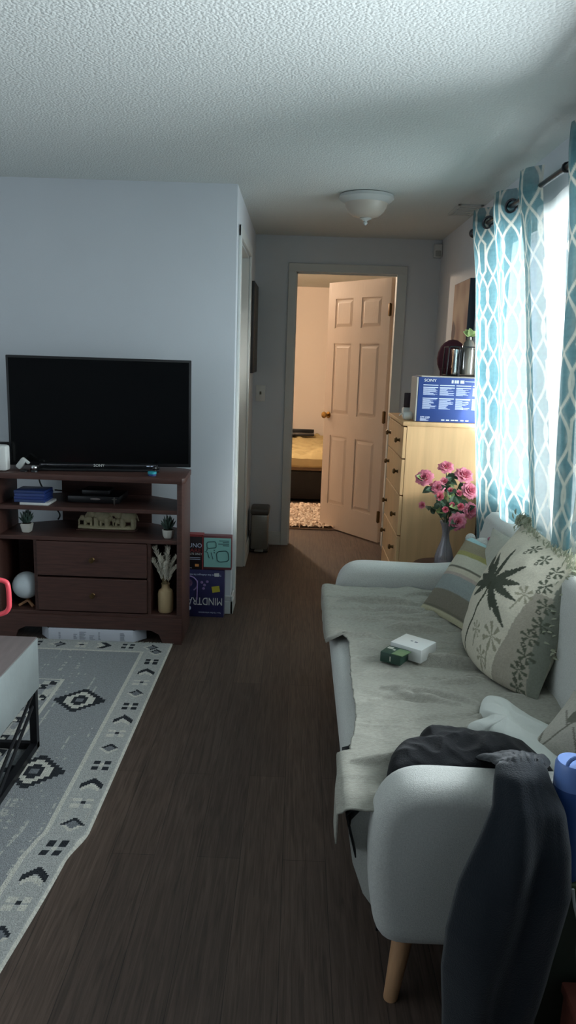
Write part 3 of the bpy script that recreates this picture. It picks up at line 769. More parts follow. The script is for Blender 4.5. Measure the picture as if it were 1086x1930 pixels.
# dark lace cloth under the throw
def edgey(s): return .012*N(s*9, 3.3)+.006*N(s*30, 1.1)
b = B()
def lacefn(u, v):
    y = 1.525+1.665*v; q = u*.62
    e = .02*N(y*14, 2.2)+.012*N(y*45, 4.1)
    hl = .03+.085*sstep(1.70, 1.56, y)+.045*sstep(3.02, 3.14, y)
    ins = .12*sstep(1.78, 1.95, y)*sstep(2.95, 2.8, y)
    if ins > .01 and q < .09: return (.25, y, .4445)
    if q < .09: return (.146-.010*sstep(1.75, 1.6, y)+.03*(1-q/.09)*sstep(1.7, 1.56, y), y+.01*N(q*40, y*20), .452-(1-q/.09)*hl*(1+9*e)-abs(e)*.4)
    return (.146+ins+(q-.09)*(1-ins), y+.012*N(q*20, 7)*(1 if v > .98 else 0), .4505)
b.grid(lacefn, 40, 200)
tag(obj('lace_cloth', b, m_lace, solid=.003), 'black lacy cloth peeking out from under the linen throw', 'cloth')
b = B()
def crease(x, y, x0, y0, x1, y1, w, h):
    d = Vector((x1-x0, y1-y0)); L_ = d.length; d /= L_
    p = Vector((x-x0, y-y0)); a = p.dot(d)/L_; q = p.x*d.y-p.y*d.x
    if a < 0 or a > 1: return 0
    return h*math.exp(-(q/w)**2)*math.sin(PI*a)**.7
rc = random.Random(21)
CR = [(x0, y0, x0+rc.uniform(.15, .42), y0+rc.uniform(-.10, .06), rc.uniform(.006, .013), rc.uniform(-.022, .040)) for x0, y0 in
      [(rc.uniform(.16, .50), 1.55+1.6*k/46+rc.uniform(-.03, .03)) for k in range(46)]]
def throwfn(u, v):
    y = 1.515+1.655*v
    q = u*.70
    edge = .004+.05*sstep(2.60, 2.53, y)*sstep(1.68, 2.0, y)*(.75+.25*sstep(2.1, 2.5, y))
    hang = (.03+.05*sstep(1.85, 1.55, y)+.035*sstep(2.6, 2.8, y))*(1-sstep(2.60, 2.53, y)*sstep(1.62, 1.85, y))
    hang += .008*N(y*16, 9)+.004*N(y*50, 2)
    jag = .006*N(y*14, 3)+.003*N(y*45, 8)
    over = max(0, hang)
    x0 = .150
    if edge > .012 and over < .012:
        x = x0+edge+jag+q; drop = 0
    elif q < over:
        return (x0-.020+.004*N(y*9, 5)-.012*sstep(1.75, 1.55, y), y, .452-(over-q)+.004*N(y*12, 2))
    else:
        s_ = min(1, (q-over)/.03); x = x0-.020+(q-over)*(.4+.6*s_)+.0; drop = .012*(1-s_)**2
    xx = x; wr = .010*N(xx*3, y*7, 2)+.005*N(xx*14, y*14, 1)+.022*max(0, .12-abs(N(xx*2.5+y*2, y*8, 6)))/.12*max(0, N(xx*4, y*3, 9)+.25)
    for c_ in CR:
        if abs(y-c_[1]) < .2: wr += crease(xx, y, *c_)
    return (x, y+.012*N(q*9, 4.4)*(1 if (v < .012 or v > .988) else 0), .462+max(-.009, wr)-drop)
b.grid(throwfn, 150, 420)
tag(obj('throw_blanket', b, m_throw, solid=.004, flat_angle=180), 'beige grey linen throw wrinkled over the sofa seat', 'throw')

def pillow(name, label, BL, BR, TR, TL, thick, colfn, m, n=56, group=None, cat='cushion', pinch=.06, sag=(0, 0, 0)):
    """puffed cushion between four corners; u runs BL->BR, v runs bottom->top; front side faces (BR-BL)x(TL-BL)"""
    BL, BR, TR, TL = map(Vector, (BL, BR, TR, TL))
    nrm = ((BR-BL).cross(TL-BL)).normalized(); cen = (BL+BR+TR+TL)/4
    t = thing(name, label, cat, (cen.x, cen.y, min(BL.z, BR.z)), group=group)
    cols = []
    b = B(); vsall = []
    for side in (1, -1):
        def fn(u, v):
            su, sv = 2*u-1, 2*v-1
            pu = 1-pinch*(1-sv*sv)*abs(su)**3 if False else 1
            uu = .5+su*.5*(1-pinch*(1-sv*sv)); vv = .5+sv*.5*(1-pinch*(1-su*su))
            p = (BL*(1-uu)+BR*uu)*(1-vv)+(TL*(1-uu)+TR*uu)*vv
            p = p+Vector(sag)*(1-v)**2*(1-su*su)
            h = max(0, (1-su**2))**.7*max(0, (1-sv**2))**.7
            wr = .06*N(u*4, v*4, side)+.03*N(u*11, v*11, side)
            return p+nrm*side*thick*.5*h*(1+wr)
        vs = b.grid(fn, n, n)
    o = obj('cover', b, m, t, merge=False, flat_angle=180)
    if colfn:
        def cf(i):
            k = i % (n*n); iu, iv = divmod(k, n); return colfn(iu/(n-1), iv/(n-1)) if i < n*n else colfn(-1, iv/(n-1))
        setcol(o, cf, 'POINT')
    return t, (BL, BR, TR, TL), nrm
def L(c): return Vector(lin(c))
def seg_d(p, a, b):
    a, b, p = Vector(a), Vector(b), Vector(p); d = b-a; t_ = max(0, min(1, (p-a).dot(d)/d.dot(d))); return (p-a-d*t_).length, t_
TRUNK = [(.47, .50), (.475, .42), (.455, .33), (.415, .23), (.355, .13), (.315, .06), (.32, .0)]
FROND = [(.16, .385), (.06, .71), (.17, .63), (.27, .70), (.42, .79), (.66, .735), (.705, .61), (.74, .50), (.735, .31), (.60, .36), (.33, .36), (.22, .50)]
def palmcol(u, v):
    if u < 0: return L('#a5a391')
    base_ = L('#cdc7b4')
    n = N(u*14, v*14)*.01
    bl = .66+.12*min(1, v/.28)+.05*max(0, v-.28)/.34
    if u > bl+n*.4 and v < .635+.25*max(0, u-.85): base_ = L('#a19a8b')  # darker right band is a cast shadow painted into the cover colour
    if u > .93+.02*N(v*12, 2): base_ = L('#7c7f73')
    for a_, b_ in zip(TRUNK, TRUNK[1:]):
        if seg_d((u, v), a_, b_)[0] < .0085: return L('#474a3d')
    for k, tip in enumerate(FROND):
        d_, t_ = seg_d((u, v), (.465, .51), tip)
        if d_ < .004+.024*math.sin(PI*min(1, .12+t_*.85))*(1+.6*N(t_*22, k)): return L('#4c5045')
    if math.hypot(u-.465, v-.50) < .045: return L('#4a4b40')
    for (px, py, s_) in ((.775, .57, .45), (.66, .22, .6), (.58, .08, .4), (.50, .2, .35)):
        dx, dy = u-px, v-py; r = math.hypot(dx, dy); a = math.atan2(dy, dx)
        if r < .10*s_*1.4 and math.cos(a*7) > .25: return L('#98947f')
        if -.30*s_ < dy < 0 and abs(dx-dy*.25) < .006: return L('#9a9682')
    for (px, py) in ((.915, .58), (.93, .45), (.90, .34), (.905, .22), (.88, .12), (.875, .02), (.86, .70), (.72, .86), (.56, .88), (.86, .83)):
        dx, dy = u-px, v-py; r = math.hypot(dx, dy); a = math.atan2(dy, dx)
        if r < .05 and math.cos(a*6+1) > 0: return L('#595e50')
        if .007 < math.hypot(u-px+.02, v-py+.06) < .015: return L('#55574b')
    return base_*(1+n*3)
t, Q, nr = pillow('palm_cushion', 'large beige cushion with palm tree print and leafy fringe on the sofa', (.625, 2.63, .475), (.742, 2.10, .465), (.92, 2.285, .83), (.85, 2.75, .875), .26, palmcol, m_attr, 150, sag=(-.075, -.085, 0), pinch=.03)
BLv, BRv, TRv, TLv = Q
rr = random.Random(9)
def fringe(P0, P1, n, name, parent, m):
    b = B()
    for k in range(n):
        s = k/(n-1); p = P0.lerp(P1, s)+nr*rr.uniform(-.01, .05)
        out = (P0+P1)/2-(BLv+BRv+TRv+TLv)/4; out.normalize()
        d = (out+Vector((rr.uniform(-.8, .8), rr.uniform(-.8, .8), rr.uniform(-.5, .8)))).normalized()
        p = p-out*(.030*math.sin(PI*s)+rr.random()**2*.05)
        leafmesh(b, p, d, nr, rr.uniform(.016, .034), .0035, .4)
    return obj(name, b, m, parent, merge=False)
fringe(TLv, TRv, 420, 'fringe', t, m_fringe); fringe(TRv, BRv.lerp(TRv, .3), 110, 'fringe', t, m_fringe)
b = B()
for k in range(90):
    d = Vector((rr.uniform(-1, 1), rr.uniform(-1, 1), rr.uniform(-.5, 1))).normalized(); leafmesh(b, TLv+d*.012-Vector((0, 0, .012)), d, nr, .024, .005, .4)
obj('tassel', b, m_fringe, t, merge=False)
def stripecol(u, v):
    if u < 0: return L('#a9a795')
    for lim, c in ((.045, '#b3ae92'), (.075, '#6d6a5c'), (.25, '#7a7568'), (.42, '#8d9592'), (.46, '#a99c92'), (.52, '#bdb7a3'), (.545, '#6a675c'), (.70, '#bdbaa8'), (.76, '#98935f'), (.93, '#8d846f'), (2, '#9fc0c2')):
        if v < lim: return L(c)
pillow('striped_cushion', 'cushion with blue, cream and olive stripes leaning near the far sofa arm', (.515, 2.89, .475), (.70, 2.52, .455), (.905, 2.80, .70), (.735, 3.12, .725), .14, stripecol, m_attr, 80)
pillow('cream_cushion', 'plain cream cushion tucked behind the palm print cushion', (.70, 2.95, .47), (.80, 2.62, .47), (.90, 2.56, .80), (.80, 2.98, .79), .12, None, m_cream, 40)
def leafcol(u, v):
    if u < 0: return L('#a8a69b')
    c = L('#b4b0a4')
    for (px, py, ang, ln, wd) in ((.30, .60, 1.25, .17, .085), (.75, .8, .8, .15, .07), (.7, .3, 2.0, .15, .07)):
        dx, dy = u-px, v-py; p = dx*math.cos(ang)+dy*math.sin(ang); q = -dx*math.sin(ang)+dy*math.cos(ang)
        if (p/ln)**2+(q/wd)**2 < 1: c = L('#6f6f64')
    for k in range(5):
        x = .04+.22*k; s = v-(.25+.15*math.sin(k*2))
        if abs((u-x)-s*(.5 if k % 2 else -.35)-.1*s*s) < .012 and -.3 < s < .45: c = L('#77746a')
        if abs((u-x)+s*.6) < .010 and 0 < s < .25: c = L('#77746a')
    return c
pillow('leaf_print_cushion', 'pale cushion with grey leaf sprays in the near corner of the sofa', (.61, 1.79, .465), (.80, 1.61, .465), (.93, 1.70, .60), (.77, 1.91, .585), .11, leafcol, m_attr, 80)
# teddy
t = thing('teddy_bear', 'white plush teddy bear sitting in the far corner of the sofa', 'soft toy', (.80, 3.10, .45))
obj('body', B().ball((.80, 3.11, .53), .075, 18, sc=(1, .9, 1.1)).ball((.795, 3.085, .665), .062, 20, sc=(1.05, 1, .92)), m_teddy, t, merge=False)
obj('muzzle', B().ball((.765, 3.03, .650), .026, 14, sc=(1.1, 1, .85)), mat('teddy_muzzle', '#d8d4c8', 1, bump=.5, bscale=160), t)
for x, y in ((.742, 3.10), (.846, 3.09)): obj('ear', B().ball((x, y, .715), .022, 14, sc=(1, .6, 1)), m_teddy, t)
for x in (.752, .80): obj('eye', B().ball((x, 3.031, .678), .006, 10), m_black, t)
obj('nose', B().ball((.758, 3.006, .655), .007, 10, sc=(1.3, .8, .9)), m_black, t)
obj('bow', B().ball((.822, 3.06, .725), .014, 10, sc=(1.4, .6, .8)).ball((.835, 3.06, .728), .012, 10), m_pink, t)

# small boxes on the seat
t = thing('earbuds_box', 'small square white carton lying on the linen throw', 'box', (.412, 2.39, .475), math.radians(-38))
obj('carton', B().box(-.058, .058, -.052, .052, 0, .046, .002), m_white, t, world=False)
b = B().box(-.012, -.004, -.0, .006, .046, .0465).box(.004, .014, -.002, .006, .046, .0465); obj('print', b, m_print2, t, smooth=False, world=False)
b = B().ball((0, 0, 0), .0055, 12, sc=(1, .12, 1)); o = obj('emblem', b, m_print2, t, world=False); o.location = (.005, -.0525, .022)
t = thing('green_box', 'small dark green carton with a peeling lid beside the white carton', 'box', (.343, 2.335, .475), math.radians(-32))
obj('carton', B().box(-.036, .036, -.033, .033, 0, .034, .002), m_green, t, world=False)
obj('lid_flap', B().prism([(.004, -.034), (.042, -.034), (.05, .02), (.01, .02)], .034, .0365, 'z'), m_gtop, t, smooth=False, world=False)
obj('label_print', B().box(-.03, -.012, .006, .022, .034, .0348).box(-.008, .0, .0, .01, .034, .0348).box(-.002, .002, -.0337, -.033, .008, .024), m_cream, t, smooth=False, world=False)

# clothes
def heap(name, label, outline, h, m, seed, n=60, zbase=.468, cat='clothing', ridge=1.0, solid=.006, hf=None):
    """crumpled cloth spread inside an outline of (x, y) points"""
    c = Vector((sum(p[0] for p in outline)/len(outline), sum(p[1] for p in outline)/len(outline)))
    k = len(outline)
    def edge(a):
        q = a*k; i = int(q) % k; s = q-int(q)
        p0, p1, p2, p3 = (Vector(outline[(i+j) % k]) for j in (-1, 0, 1, 2))
        return .5*((2*p1)+(p2-p0)*s+(2*p0-5*p1+4*p2-p3)*s*s+(3*p1-p0-3*p2+p3)*s**3)
    b = B()
    def fn(u, v):
        e = edge(u % 1); r = v
        p = c.lerp(e, r)
        hh = (1-r**3)
        if hf: H_ = hf(p.x, p.y)
        else: H_ = h
        wr = .45*N(p.x*8, p.y*8, seed)+.5*(.45-abs(N(p.x*11+p.y*4, p.y*9, seed+4)))+.30*(.35-abs(N(p.x*24, p.y*15, seed+9)))
        z = zbase+H_*hh**.35*(.75+ridge*.75*wr)+.006*(1-r)
        return (p.x, p.y, z)
    b.grid(fn, n*3, n, closeu=True)
    # skirt
    return b
b = heap('a', '', [(.488, 1.875), (.50, 1.905), (.555, 1.935), (.545, 1.98), (.575, 2.065), (.615, 2.07), (.67, 1.985), (.735, 1.87), (.72, 1.76), (.64, 1.67), (.60, 1.70), (.555, 1.79), (.535, 1.85), (.51, 1.85)], .030, m_wcloth, 3, ridge=1.3)
tag(obj('white_shirt', b, m_wcloth, solid=.008, flat_angle=180), 'crumpled white shirt lying on the sofa seat in front of the palm cushion', 'shirt')
b = heap('b', '', [(.25, 1.60), (.255, 1.68), (.285, 1.745), (.33, 1.76), (.36, 1.82), (.46, 1.82), (.56, 1.80), (.625, 1.73), (.63, 1.60), (.50, 1.59), (.36, 1.59)], .072, m_blk, 8, ridge=.7)
tag(obj('black_shirt', b, m_blk, solid=.008, flat_angle=180), 'black clothing heaped on the seat against the near sofa arm', 'shirt')
# coat hung over the near arm
def coatfn(u, v):
    # v: 0 inside the arm -> 1 at floor; u across left -> right
    tbl = [(.0, .44, .60, 1.68, .50), (.10, .455, .60, 1.61, .556), (.18, .46, .585, 1.53, .60), (.25, .455, .545, 1.45, .632), (.31, .435, .538, 1.385, .622), (.38, .425, .557, 1.345, .575), (.47, .395, .566, 1.32, .50),
           (.57, .362, .573, 1.31, .41), (.68, .345, .562, 1.31, .31), (.79, .343, .548, 1.31, .215), (.90, .352, .53, 1.31, .12), (1, .36, .515, 1.315, .01)]
    for i in range(len(tbl)-1):
        if v <= tbl[i+1][0]: break
    a, c = tbl[i], tbl[i+1]; s = (v-a[0])/(c[0]-a[0]); s2 = s
    xl, xr, y, z = (a[j]+(c[j]-a[j])*s2 for j in (1, 2, 3, 4))
    bul = math.sin(PI*u)**.55
    fold = .012*math.sin(u*11+v*2.2)*sstep(.2, .6, v)+.01*N(u*5, v*5, 3)
    x = xl+(xr-xl)*u
    if v < .26: return (x, y+.02*(1-bul), z-.03*(1-bul)+fold*.6+.004*N(u*14, v*30))
    w_ = sstep(.26, .5, v)
    return (x, y+.032*(1-bul)*1.0-.02*bul*w_+fold, z-.018*(1-bul)*(1-w_))
b = B(); b.grid(coatfn, 60, 110)
tag(obj('coat', b, m_navy, solid=.014, flat_angle=180), 'dark charcoal coat draped over the near sofa arm down to the floor', 'coat')

# corner beside the near arm
t = thing('slim_box', 'tall slim dark green box standing against the near sofa arm at the right edge', 'box', (.72, 1.41, 0))
obj('box_body', B().box(.552, .90, 1.373, 1.447, 0, .385, .003), mat('green_dark_board', '#333b30', .6, var=.1), t)
obj('lid', B().box(.549, .903, 1.371, 1.4485, .385, .40, .003), mat('green_lid', '#4c5a3c', .5), t)
BX, BY_ = .5865, 1.410
t = thing('water_bottle', 'blue water bottle with a light blue lid at the right edge', 'bottle', (BX, BY_, .401))
obj('bottle_body', B().lathe([(.001, .0), (.034, 0), (.037, .005), (.037, .20), (.033, .212)], c=(BX, BY_, .401), seg=28), m_bottle, t)
obj('lid', B().lathe([(.036, .20), (.037, .205), (.037, .248), (.033, .256), (.001, .256)], c=(BX, BY_, .401), seg=28), m_bottlel, t)
obj('carry_loop', B().tube([(BX+.022*math.cos(a), BY_-.02, .654+.022*math.sin(a)) for a in np.linspace(0, PI, 9)], .004, 8), m_bottlel, t)
tag(obj('cable', B().tube(smooth_path([(.596, 1.366, .395), (.602, 1.364, .36), (.614, 1.36, .315), (.616, 1.355, .26), (.622, 1.35, .205)], 5), .003, 6), m_cable), 'thin white cable hanging beside the coat at the right edge', 'cable')
tag(obj('wooden_crate', B().box(.592, .86, 1.16, 1.345, 0, .18, .006).box(.588, .864, 1.156, 1.349, .165, .19, .004), m_red), 'red brown wooden crate on the floor at the lower right edge', 'crate')

# ------------------------------------------------------------------ television stand
TY, TZ = 3.575, .848
t = thing('tv_stand', 'dark espresso corner television stand with open shelves and two drawers', 'tv stand', (-1.0, 3.75, 0))
top = [(-1.475, TY-.012), (-.545, TY-.012), (-.532, TY+.004), (-.545, 3.875), (-.725, 3.985), (-1.28, 3.985), (-1.475, 3.875), (-1.488, TY+.004)]
b = B(); b.prism(top, TZ-.028, TZ, 'z', .003, seg=2); obj('top', b, m_dwood, t, flat_angle=40)
def plan(y0, xin, yb): return [(-1.45+xin, y0), (-.57-xin, y0), (-.57-xin, 3.85), (-.77, yb), (-1.25, yb), (-1.45+xin, 3.85)]
for z0, z1 in ((.665, .685), (.515, .535)):
    b = B(); b.prism(plan(TY+.012, .0, 3.965), z0, z1, 'z', .002, seg=1); obj('shelf', b, m_dwood, t, flat_angle=40)
b = B(); b.prism(plan(TY+.012, .0, 3.965), .125, .150, 'z', .002, seg=1); obj('bottom_board', b, m_dwood, t, flat_angle=40)
for x0, x1 in ((-.572, -.546), (-1.474, -1.448)):
    b = B().box(x0, x1, TY+.004, 3.855, .0, TZ-.028, .003); obj('side_panel', b, m_dwood, t)
obj('back_panel', B().box(-1.25, -.77, 3.966, 3.978, .12, TZ-.028), m_dwood, t, smooth=False)
for xa in (-1.275, -.712):
    obj('divider', B().box(xa-.008, xa+.008, TY+.02, 3.96, .15, .515), m_dwood, t, smooth=False)
# solid backs of the lower cubbies
for (xa, ya, xb, yb) in ((-1.45, 3.84, -1.25, 3.955), (-.57, 3.84, -.77, 3.955)):
    b = B(); b._add([(xa, ya, .125), (xb, yb, .125), (xb, yb, .53), (xa, ya, .53), (xa, ya+.012, .125), (xb, yb+.012, .125), (xb, yb+.012, .53), (xa, ya+.012, .53)],
                    [(0, 1, 2, 3), (4, 5, 6, 7), (0, 1, 5, 4), (3, 2, 6, 7), (1, 2, 6, 5), (0, 3, 7, 4)]); obj('cubby_back', b, m_dwood, t, smooth=False)
for z0, z1 in ((.156, .328), (.338, .512)):
    dr = obj('drawer', B().box(-1.265, -.722, TY+.008, TY+.03, z0, z1, .003).box(-1.25, -.74, TY+.03, 3.9, z0+.01, z1-.02), m_dwood, t, smooth=False)
    kb = B().lathe([(.012, 0), (.007, .004), (.007, .012), (.013, .016), (.012, .022), (.001, .024)], seg=16, M=Matrix.Translation((-.99, TY+.008, (z0+z1)/2)) @ Matrix.Rotation(PI/2, 4, 'X'))
    ko = obj('knob', kb, m_brass, None); ko.data.transform(Matrix.Translation(-Vector(t.location))); ko.parent = dr
sk = [(-1.474, .0), (-1.39, .0), (-1.37, .05), (-1.33, .070), (-.70, .070), (-.66, .05), (-.64, 0), (-.546, 0), (-.546, .135), (-1.474, .135)]
b = B(); b.prism(sk, TY+.002, TY+.022, 'y', 0); obj('skirt', b, m_dwood, t, smooth=False)

# television
tv = thing('television', 'black flat screen television standing on the dark corner stand', 'television', (-.983, 3.775, TZ), math.radians(7.7))
W2, T0, T1 = .4455, .018, .554
obj('casing', B().box(-W2, W2, -.02, .018, T0, T1, .004).box(-.3, .3, .018, .055, .06, .42, .015), m_black, tv, world=False)
obj('screen', B().box(-W2+.012, W2-.012, -.0215, -.0195, T0+.018, T1-.012), m_screen, tv, smooth=False, world=False)
obj('stand_base', B().box(-.31, .29, -.085, .06, .0, .012, .004).box(-.30, .28, -.045, -.02, .012, .03, .003), m_black, tv, world=False)
obj('chrome_strip', B().box(-.29, .27, -.050, -.045, .020, .031, .001), mat('dark_chrome', '#77777a', .2, metal=1), tv, world=False)
text('logo', 'SONY', .020, frame((-.035, -.0505, .0195), (1, 0, 0), (0, 0, 1)), m_white, tv, world=False)
obj('badge', B().box(.225, .24, -.0508, -.05, .023, .028).box(.245, .258, -.0508, -.05, .023, .028), m_print, tv, smooth=False, world=False)
obj('usb_stick', B().box(-W2-.055, -W2, -.006, .010, .11, .13, .002), m_black, tv, world=False)
# things on the stand top
tag(obj('router', B().box(-1.475, -1.402, 3.60, 3.66, TZ+.001, TZ+.125, .012), m_white, shift=(-1.44, 3.63, TZ)), 'white rounded box at the far left end of the stand top', 'router')
t = thing('webcam', 'small white and silver camera on the left of the stand top', 'camera', (-1.33, 3.62, TZ))
Mx = Matrix.Translation((-1.335, 3.625, TZ+.042)) @ Matrix.Rotation(math.radians(38), 4, 'Y')
obj('camera_body', B().box(-.014, .014, -.014, .014, -.032, .026, .007, M=Mx).box(-.004, .030, -.010, .010, .014, .026, .004, M=Mx), mat('silver_white', '#bcc0bc', .3), t)
obj('foot', B().lathe([(.022, 0), (.022, .006), (.008, .01)], c=(-1.325, 3.625, TZ), seg=20), m_black, t)
t = thing('silver_ball_clip', 'little round silver clip beside the white camera', 'clip', (-1.27, 3.625, TZ))
obj('ball', B().ball((-1.272, 3.615, TZ+.021), .015, 16), m_chrome, t)
obj('holder', B().lathe([(.017, 0), (.017, .004), (.013, .010)], c=(-1.272, 3.615, TZ), seg=16).tube([(-1.285, 3.62, TZ+.02), (-1.30, 3.64, TZ+.005)], .004, 6), m_black, t)
t = thing('tape_roll', 'small roll of turquoise and blue tape on the right of the stand top', 'tape', (-.70, 3.63, TZ))
obj('tape', B().lathe([(.019, .010), (.021, .010), (.021, .020), (.019, .020)], c=(-.70, 3.625, TZ), seg=28), m_teal, t)
obj('tape_blue', B().lathe([(.001, .001), (.02, .001), (.02, .010), (.001, .010)], c=(-.70, 3.625, TZ), seg=28), m_blue, t)
t = thing('mini_tripod', 'tiny black gadget standing behind the turquoise tape roll', 'gadget', (-.70, 3.68, TZ))
obj('gadget_body', B().lathe([(.012, 0), (.006, .02), (.013, .028), (.011, .036), (.001, .04)], c=(-.698, 3.675, TZ), seg=14), m_black, t)

# upper shelf
zz = .686; cn = ['lowest', 'second', 'third', 'fourth']
rr = random.Random(4)
tag(obj('disc_case', B().box(-1.345, -1.205, 3.60, 3.73, zz, zz+.012, .001), m_white, shift=(-1.28, 3.66, zz)), 'white disc case under the stack of blue cases on the shelf', 'disc case')
for k in range(4):
    z0 = zz+.012+k*.0145; dx = rr.uniform(-.006, .006)
    c_ = thing('disc_case', ['blue disc case resting directly on the white one', 'blue disc case second up in the blue stack', 'blue disc case third up in the blue stack', 'topmost blue disc case of the stack on the shelf'][k], 'disc case', (-1.29+dx, 3.665, z0), group='blue disc cases on the upper shelf')
    obj('case_shell', B().box(-1.37+dx, -1.22+dx, 3.605, 3.735, z0, z0+.014, .002), m_blue, c_)
    obj('cover_sleeve', B().box(-1.366+dx, -1.224+dx, 3.6035, 3.605, z0+.003, z0+.011), mat('case_sleeve', ['#33466e', '#2b3d78', '#3a4c82', '#2d3f6c'][k], .4), c_, smooth=False)
t = thing('media_player', 'flat black media box in the middle of the upper shelf', 'media player', (-1.0, 3.80, zz))
obj('player_body', B().box(-1.14, -.88, 3.70, 3.90, zz, zz+.035, .004), m_black, t)
obj('silver_mark', B().lathe([(.001, 0), (.022, 0), (.022, .002)], seg=20, M=Matrix.Translation((-1.0, 3.699, zz+.022)) @ Matrix.Rotation(PI/2, 4, 'X') @ Matrix.Diagonal((1.2, .22, 1, 1))), m_chrome, t)
obj('top_unit', B().box(-1.08, -.94, 3.74, 3.86, zz+.035, zz+.06, .006), m_black, t)
t = thing('metal_cross', 'small metal cross standing at the front of the upper shelf', 'ornament', (-.895, 3.66, zz))
obj('cross', B().box(-.898, -.892, 3.658, 3.662, zz, zz+.042, .001).box(-.907, -.883, 3.658, 3.662, zz+.028, zz+.033, .001), mat('pewter', '#5e5b55', .4, metal=.7), t)
# cables behind
cabs = [[(-1.40, 3.99, .82), (-1.33, 3.995, .80), (-1.22, 3.99, .83), (-1.13, 3.995, .80), (-1.12, 3.995, .74), (-1.16, 3.995, .69), (-1.3, 4.0, .69)],
        [(-1.36, 3.995, .83), (-1.38, 3.995, .74), (-1.33, 3.995, .66), (-1.24, 3.995, .60), (-1.12, 3.995, .63)],
        [(-1.23, 3.995, .83), (-1.20, 3.995, .75), (-1.17, 3.995, .70)], [(-1.33, 3.995, .67), (-1.30, 3.995, .60), (-1.27, 3.98, .56), (-1.27, 3.95, .54)]]
CL = ['black cable looping widely behind the blue case stack', 'black cable sagging behind the left succulent', 'thin black cable dropping straight beside the wide loop', 'black cable slanting down right behind the left succulent pot']
for P, l in zip(cabs, CL): tag(obj('cable', B().tube(smooth_path(P), .0045 if 'thin' not in l else .003, 8), m_black), l, 'cable', 'cables behind the television stand')

# middle shelf
zz = .536
def succulent(loc, label, r, square, nl, hl):
    t = thing('succulent', label, 'potted plant', loc)
    x, y, z = loc
    if square:
        b = B(); q = .019; p = .027; h = .045
        b._add([(x+sx*q, y+sy*q, z) for sx, sy in ((-1, -1), (1, -1), (1, 1), (-1, 1))]+[(x+sx*p, y+sy*p, z+h) for sx, sy in ((-1, -1), (1, -1), (1, 1), (-1, 1))],
               [(3, 2, 1, 0), (0, 1, 5, 4), (1, 2, 6, 5), (2, 3, 7, 6), (3, 0, 4, 7), (4, 5, 6, 7)])
        bmesh.ops.bevel(b.bm, geom=list(b.bm.edges), offset=.004, segments=2, affect='EDGES')
    else:
        b = B().lathe([(.001, 0), (.022, 0), (.028, .012), (.031, .04), (.029, .042), (.027, .036), (.001, .034)], c=loc, seg=8); h = .04
    obj('pot', b, m_pot, t)
    obj('soil', B().lathe([(.001, h-.001), (.022, h-.001), (.022, h+.002), (.001, h+.003)], c=loc, seg=16), m_soil, t)
    rr = random.Random(nl)
    for k in range(nl):
        a = k*2.4; s = k/nl; el = 1.45-s*.9
        d = Vector((math.cos(a)*math.cos(el), math.sin(a)*math.cos(el), math.sin(el))); L_ = hl*(1-.35*s)*rr.uniform(.85, 1.1)
        p0 = Vector((x, y, z+h)); lb = B()
        lb.tube([p0, p0+d*L_*.35, p0+d*L_*.75+Vector((0, 0, .004)), p0+d*L_+Vector((0, 0, .008))], [.004, .007, .005, .0008], 6)
        obj('leaf', lb, m_succ, t)
succulent((-1.335, 3.66, zz), 'succulent in a square tapered white pot on the left of the shelf', .025, True, 26, .065)
succulent((-.625, 3.645, zz), 'spiky succulent in a round faceted white pot on the right of the shelf', .03, False, 18, .075)
# elephants
t = thing('elephant_carving', 'pale carved row of elephants on the middle shelf', 'carving', (-.965, 3.76, zz))
b = B(); bx0, bx1 = -1.105, -.815
def basefn(u, v):
    x = bx0+(bx1-bx0)*u; a = 2*PI*v; e = max(.15, math.sin(PI*u))**.35
    return (x, 3.765+.03*e*math.cos(a), zz+.013+(.012+.006*N(u*14, 2))*math.sin(a)*(1 if math.sin(a) > 0 else 1.0))
b.grid(basefn, 40, 14); obj('rocky_base', b, m_carve, t)
def elephant(cx, s, dirn, up_trunk=False):
    b = B(); z0 = zz+.022; y = 3.765
    b.ball((cx, y, z0+.044*s), .028*s, 16, sc=(1.35, .75, 1.0))
    hx = cx+dirn*.043*s; hz = z0+.052*s
    b.ball((hx, y, hz), .019*s, 14, sc=(1, .85, 1.1))
    for sy in (-1, 1): b.ball((hx-dirn*.008*s, y+sy*.014*s, hz+.002*s), .016*s, 12, sc=(.7, .25, 1.1))
    for dx in (-.022, .022):
        for sy in (-1, 1): b.tube([(cx+dx*s, y+sy*.010*s, z0+.035*s), (cx+dx*s, y+sy*.011*s, z0-.006)], [.010*s, .009*s], 10)
    if up_trunk: T = [(hx+dirn*.012*s, y, hz), (hx+dirn*.03*s, y, hz+.0*s), (hx+dirn*.038*s, y, hz+.016*s), (hx+dirn*.028*s, y, hz+.032*s)]
    else: T = [(hx+dirn*.012*s, y, hz-.005*s), (hx+dirn*.024*s, y, hz-.022*s), (hx+dirn*.024*s, y, hz-.042*s), (hx+dirn*.03*s, y, hz-.05*s)]
    b.tube(smooth_path(T, 4), [.009*s*(1-.045*i) for i in range(13)], 8)
    b.tube([(cx-dirn*.036*s, y, z0+.05*s), (cx-dirn*.044*s, y, z0+.025*s)], .003*s, 6)
    return obj('elephant_figure', b, m_carve, t, merge=False)
elephant(-1.055, .72, -1); elephant(-.985, 1.25, -1); elephant(-.975, .7, 1); elephant(-.90, .55, -1, True); elephant(-.85, 1.2, -1, True)
obj('plinth', B().prism([(bx0-.004, 3.73), (bx1+.004, 3.73), (bx1+.01, 3.765), (bx1+.004, 3.80), (bx0-.004, 3.80), (bx0-.01, 3.765)], zz, zz+.006, 'z', .002), m_dwood, t)
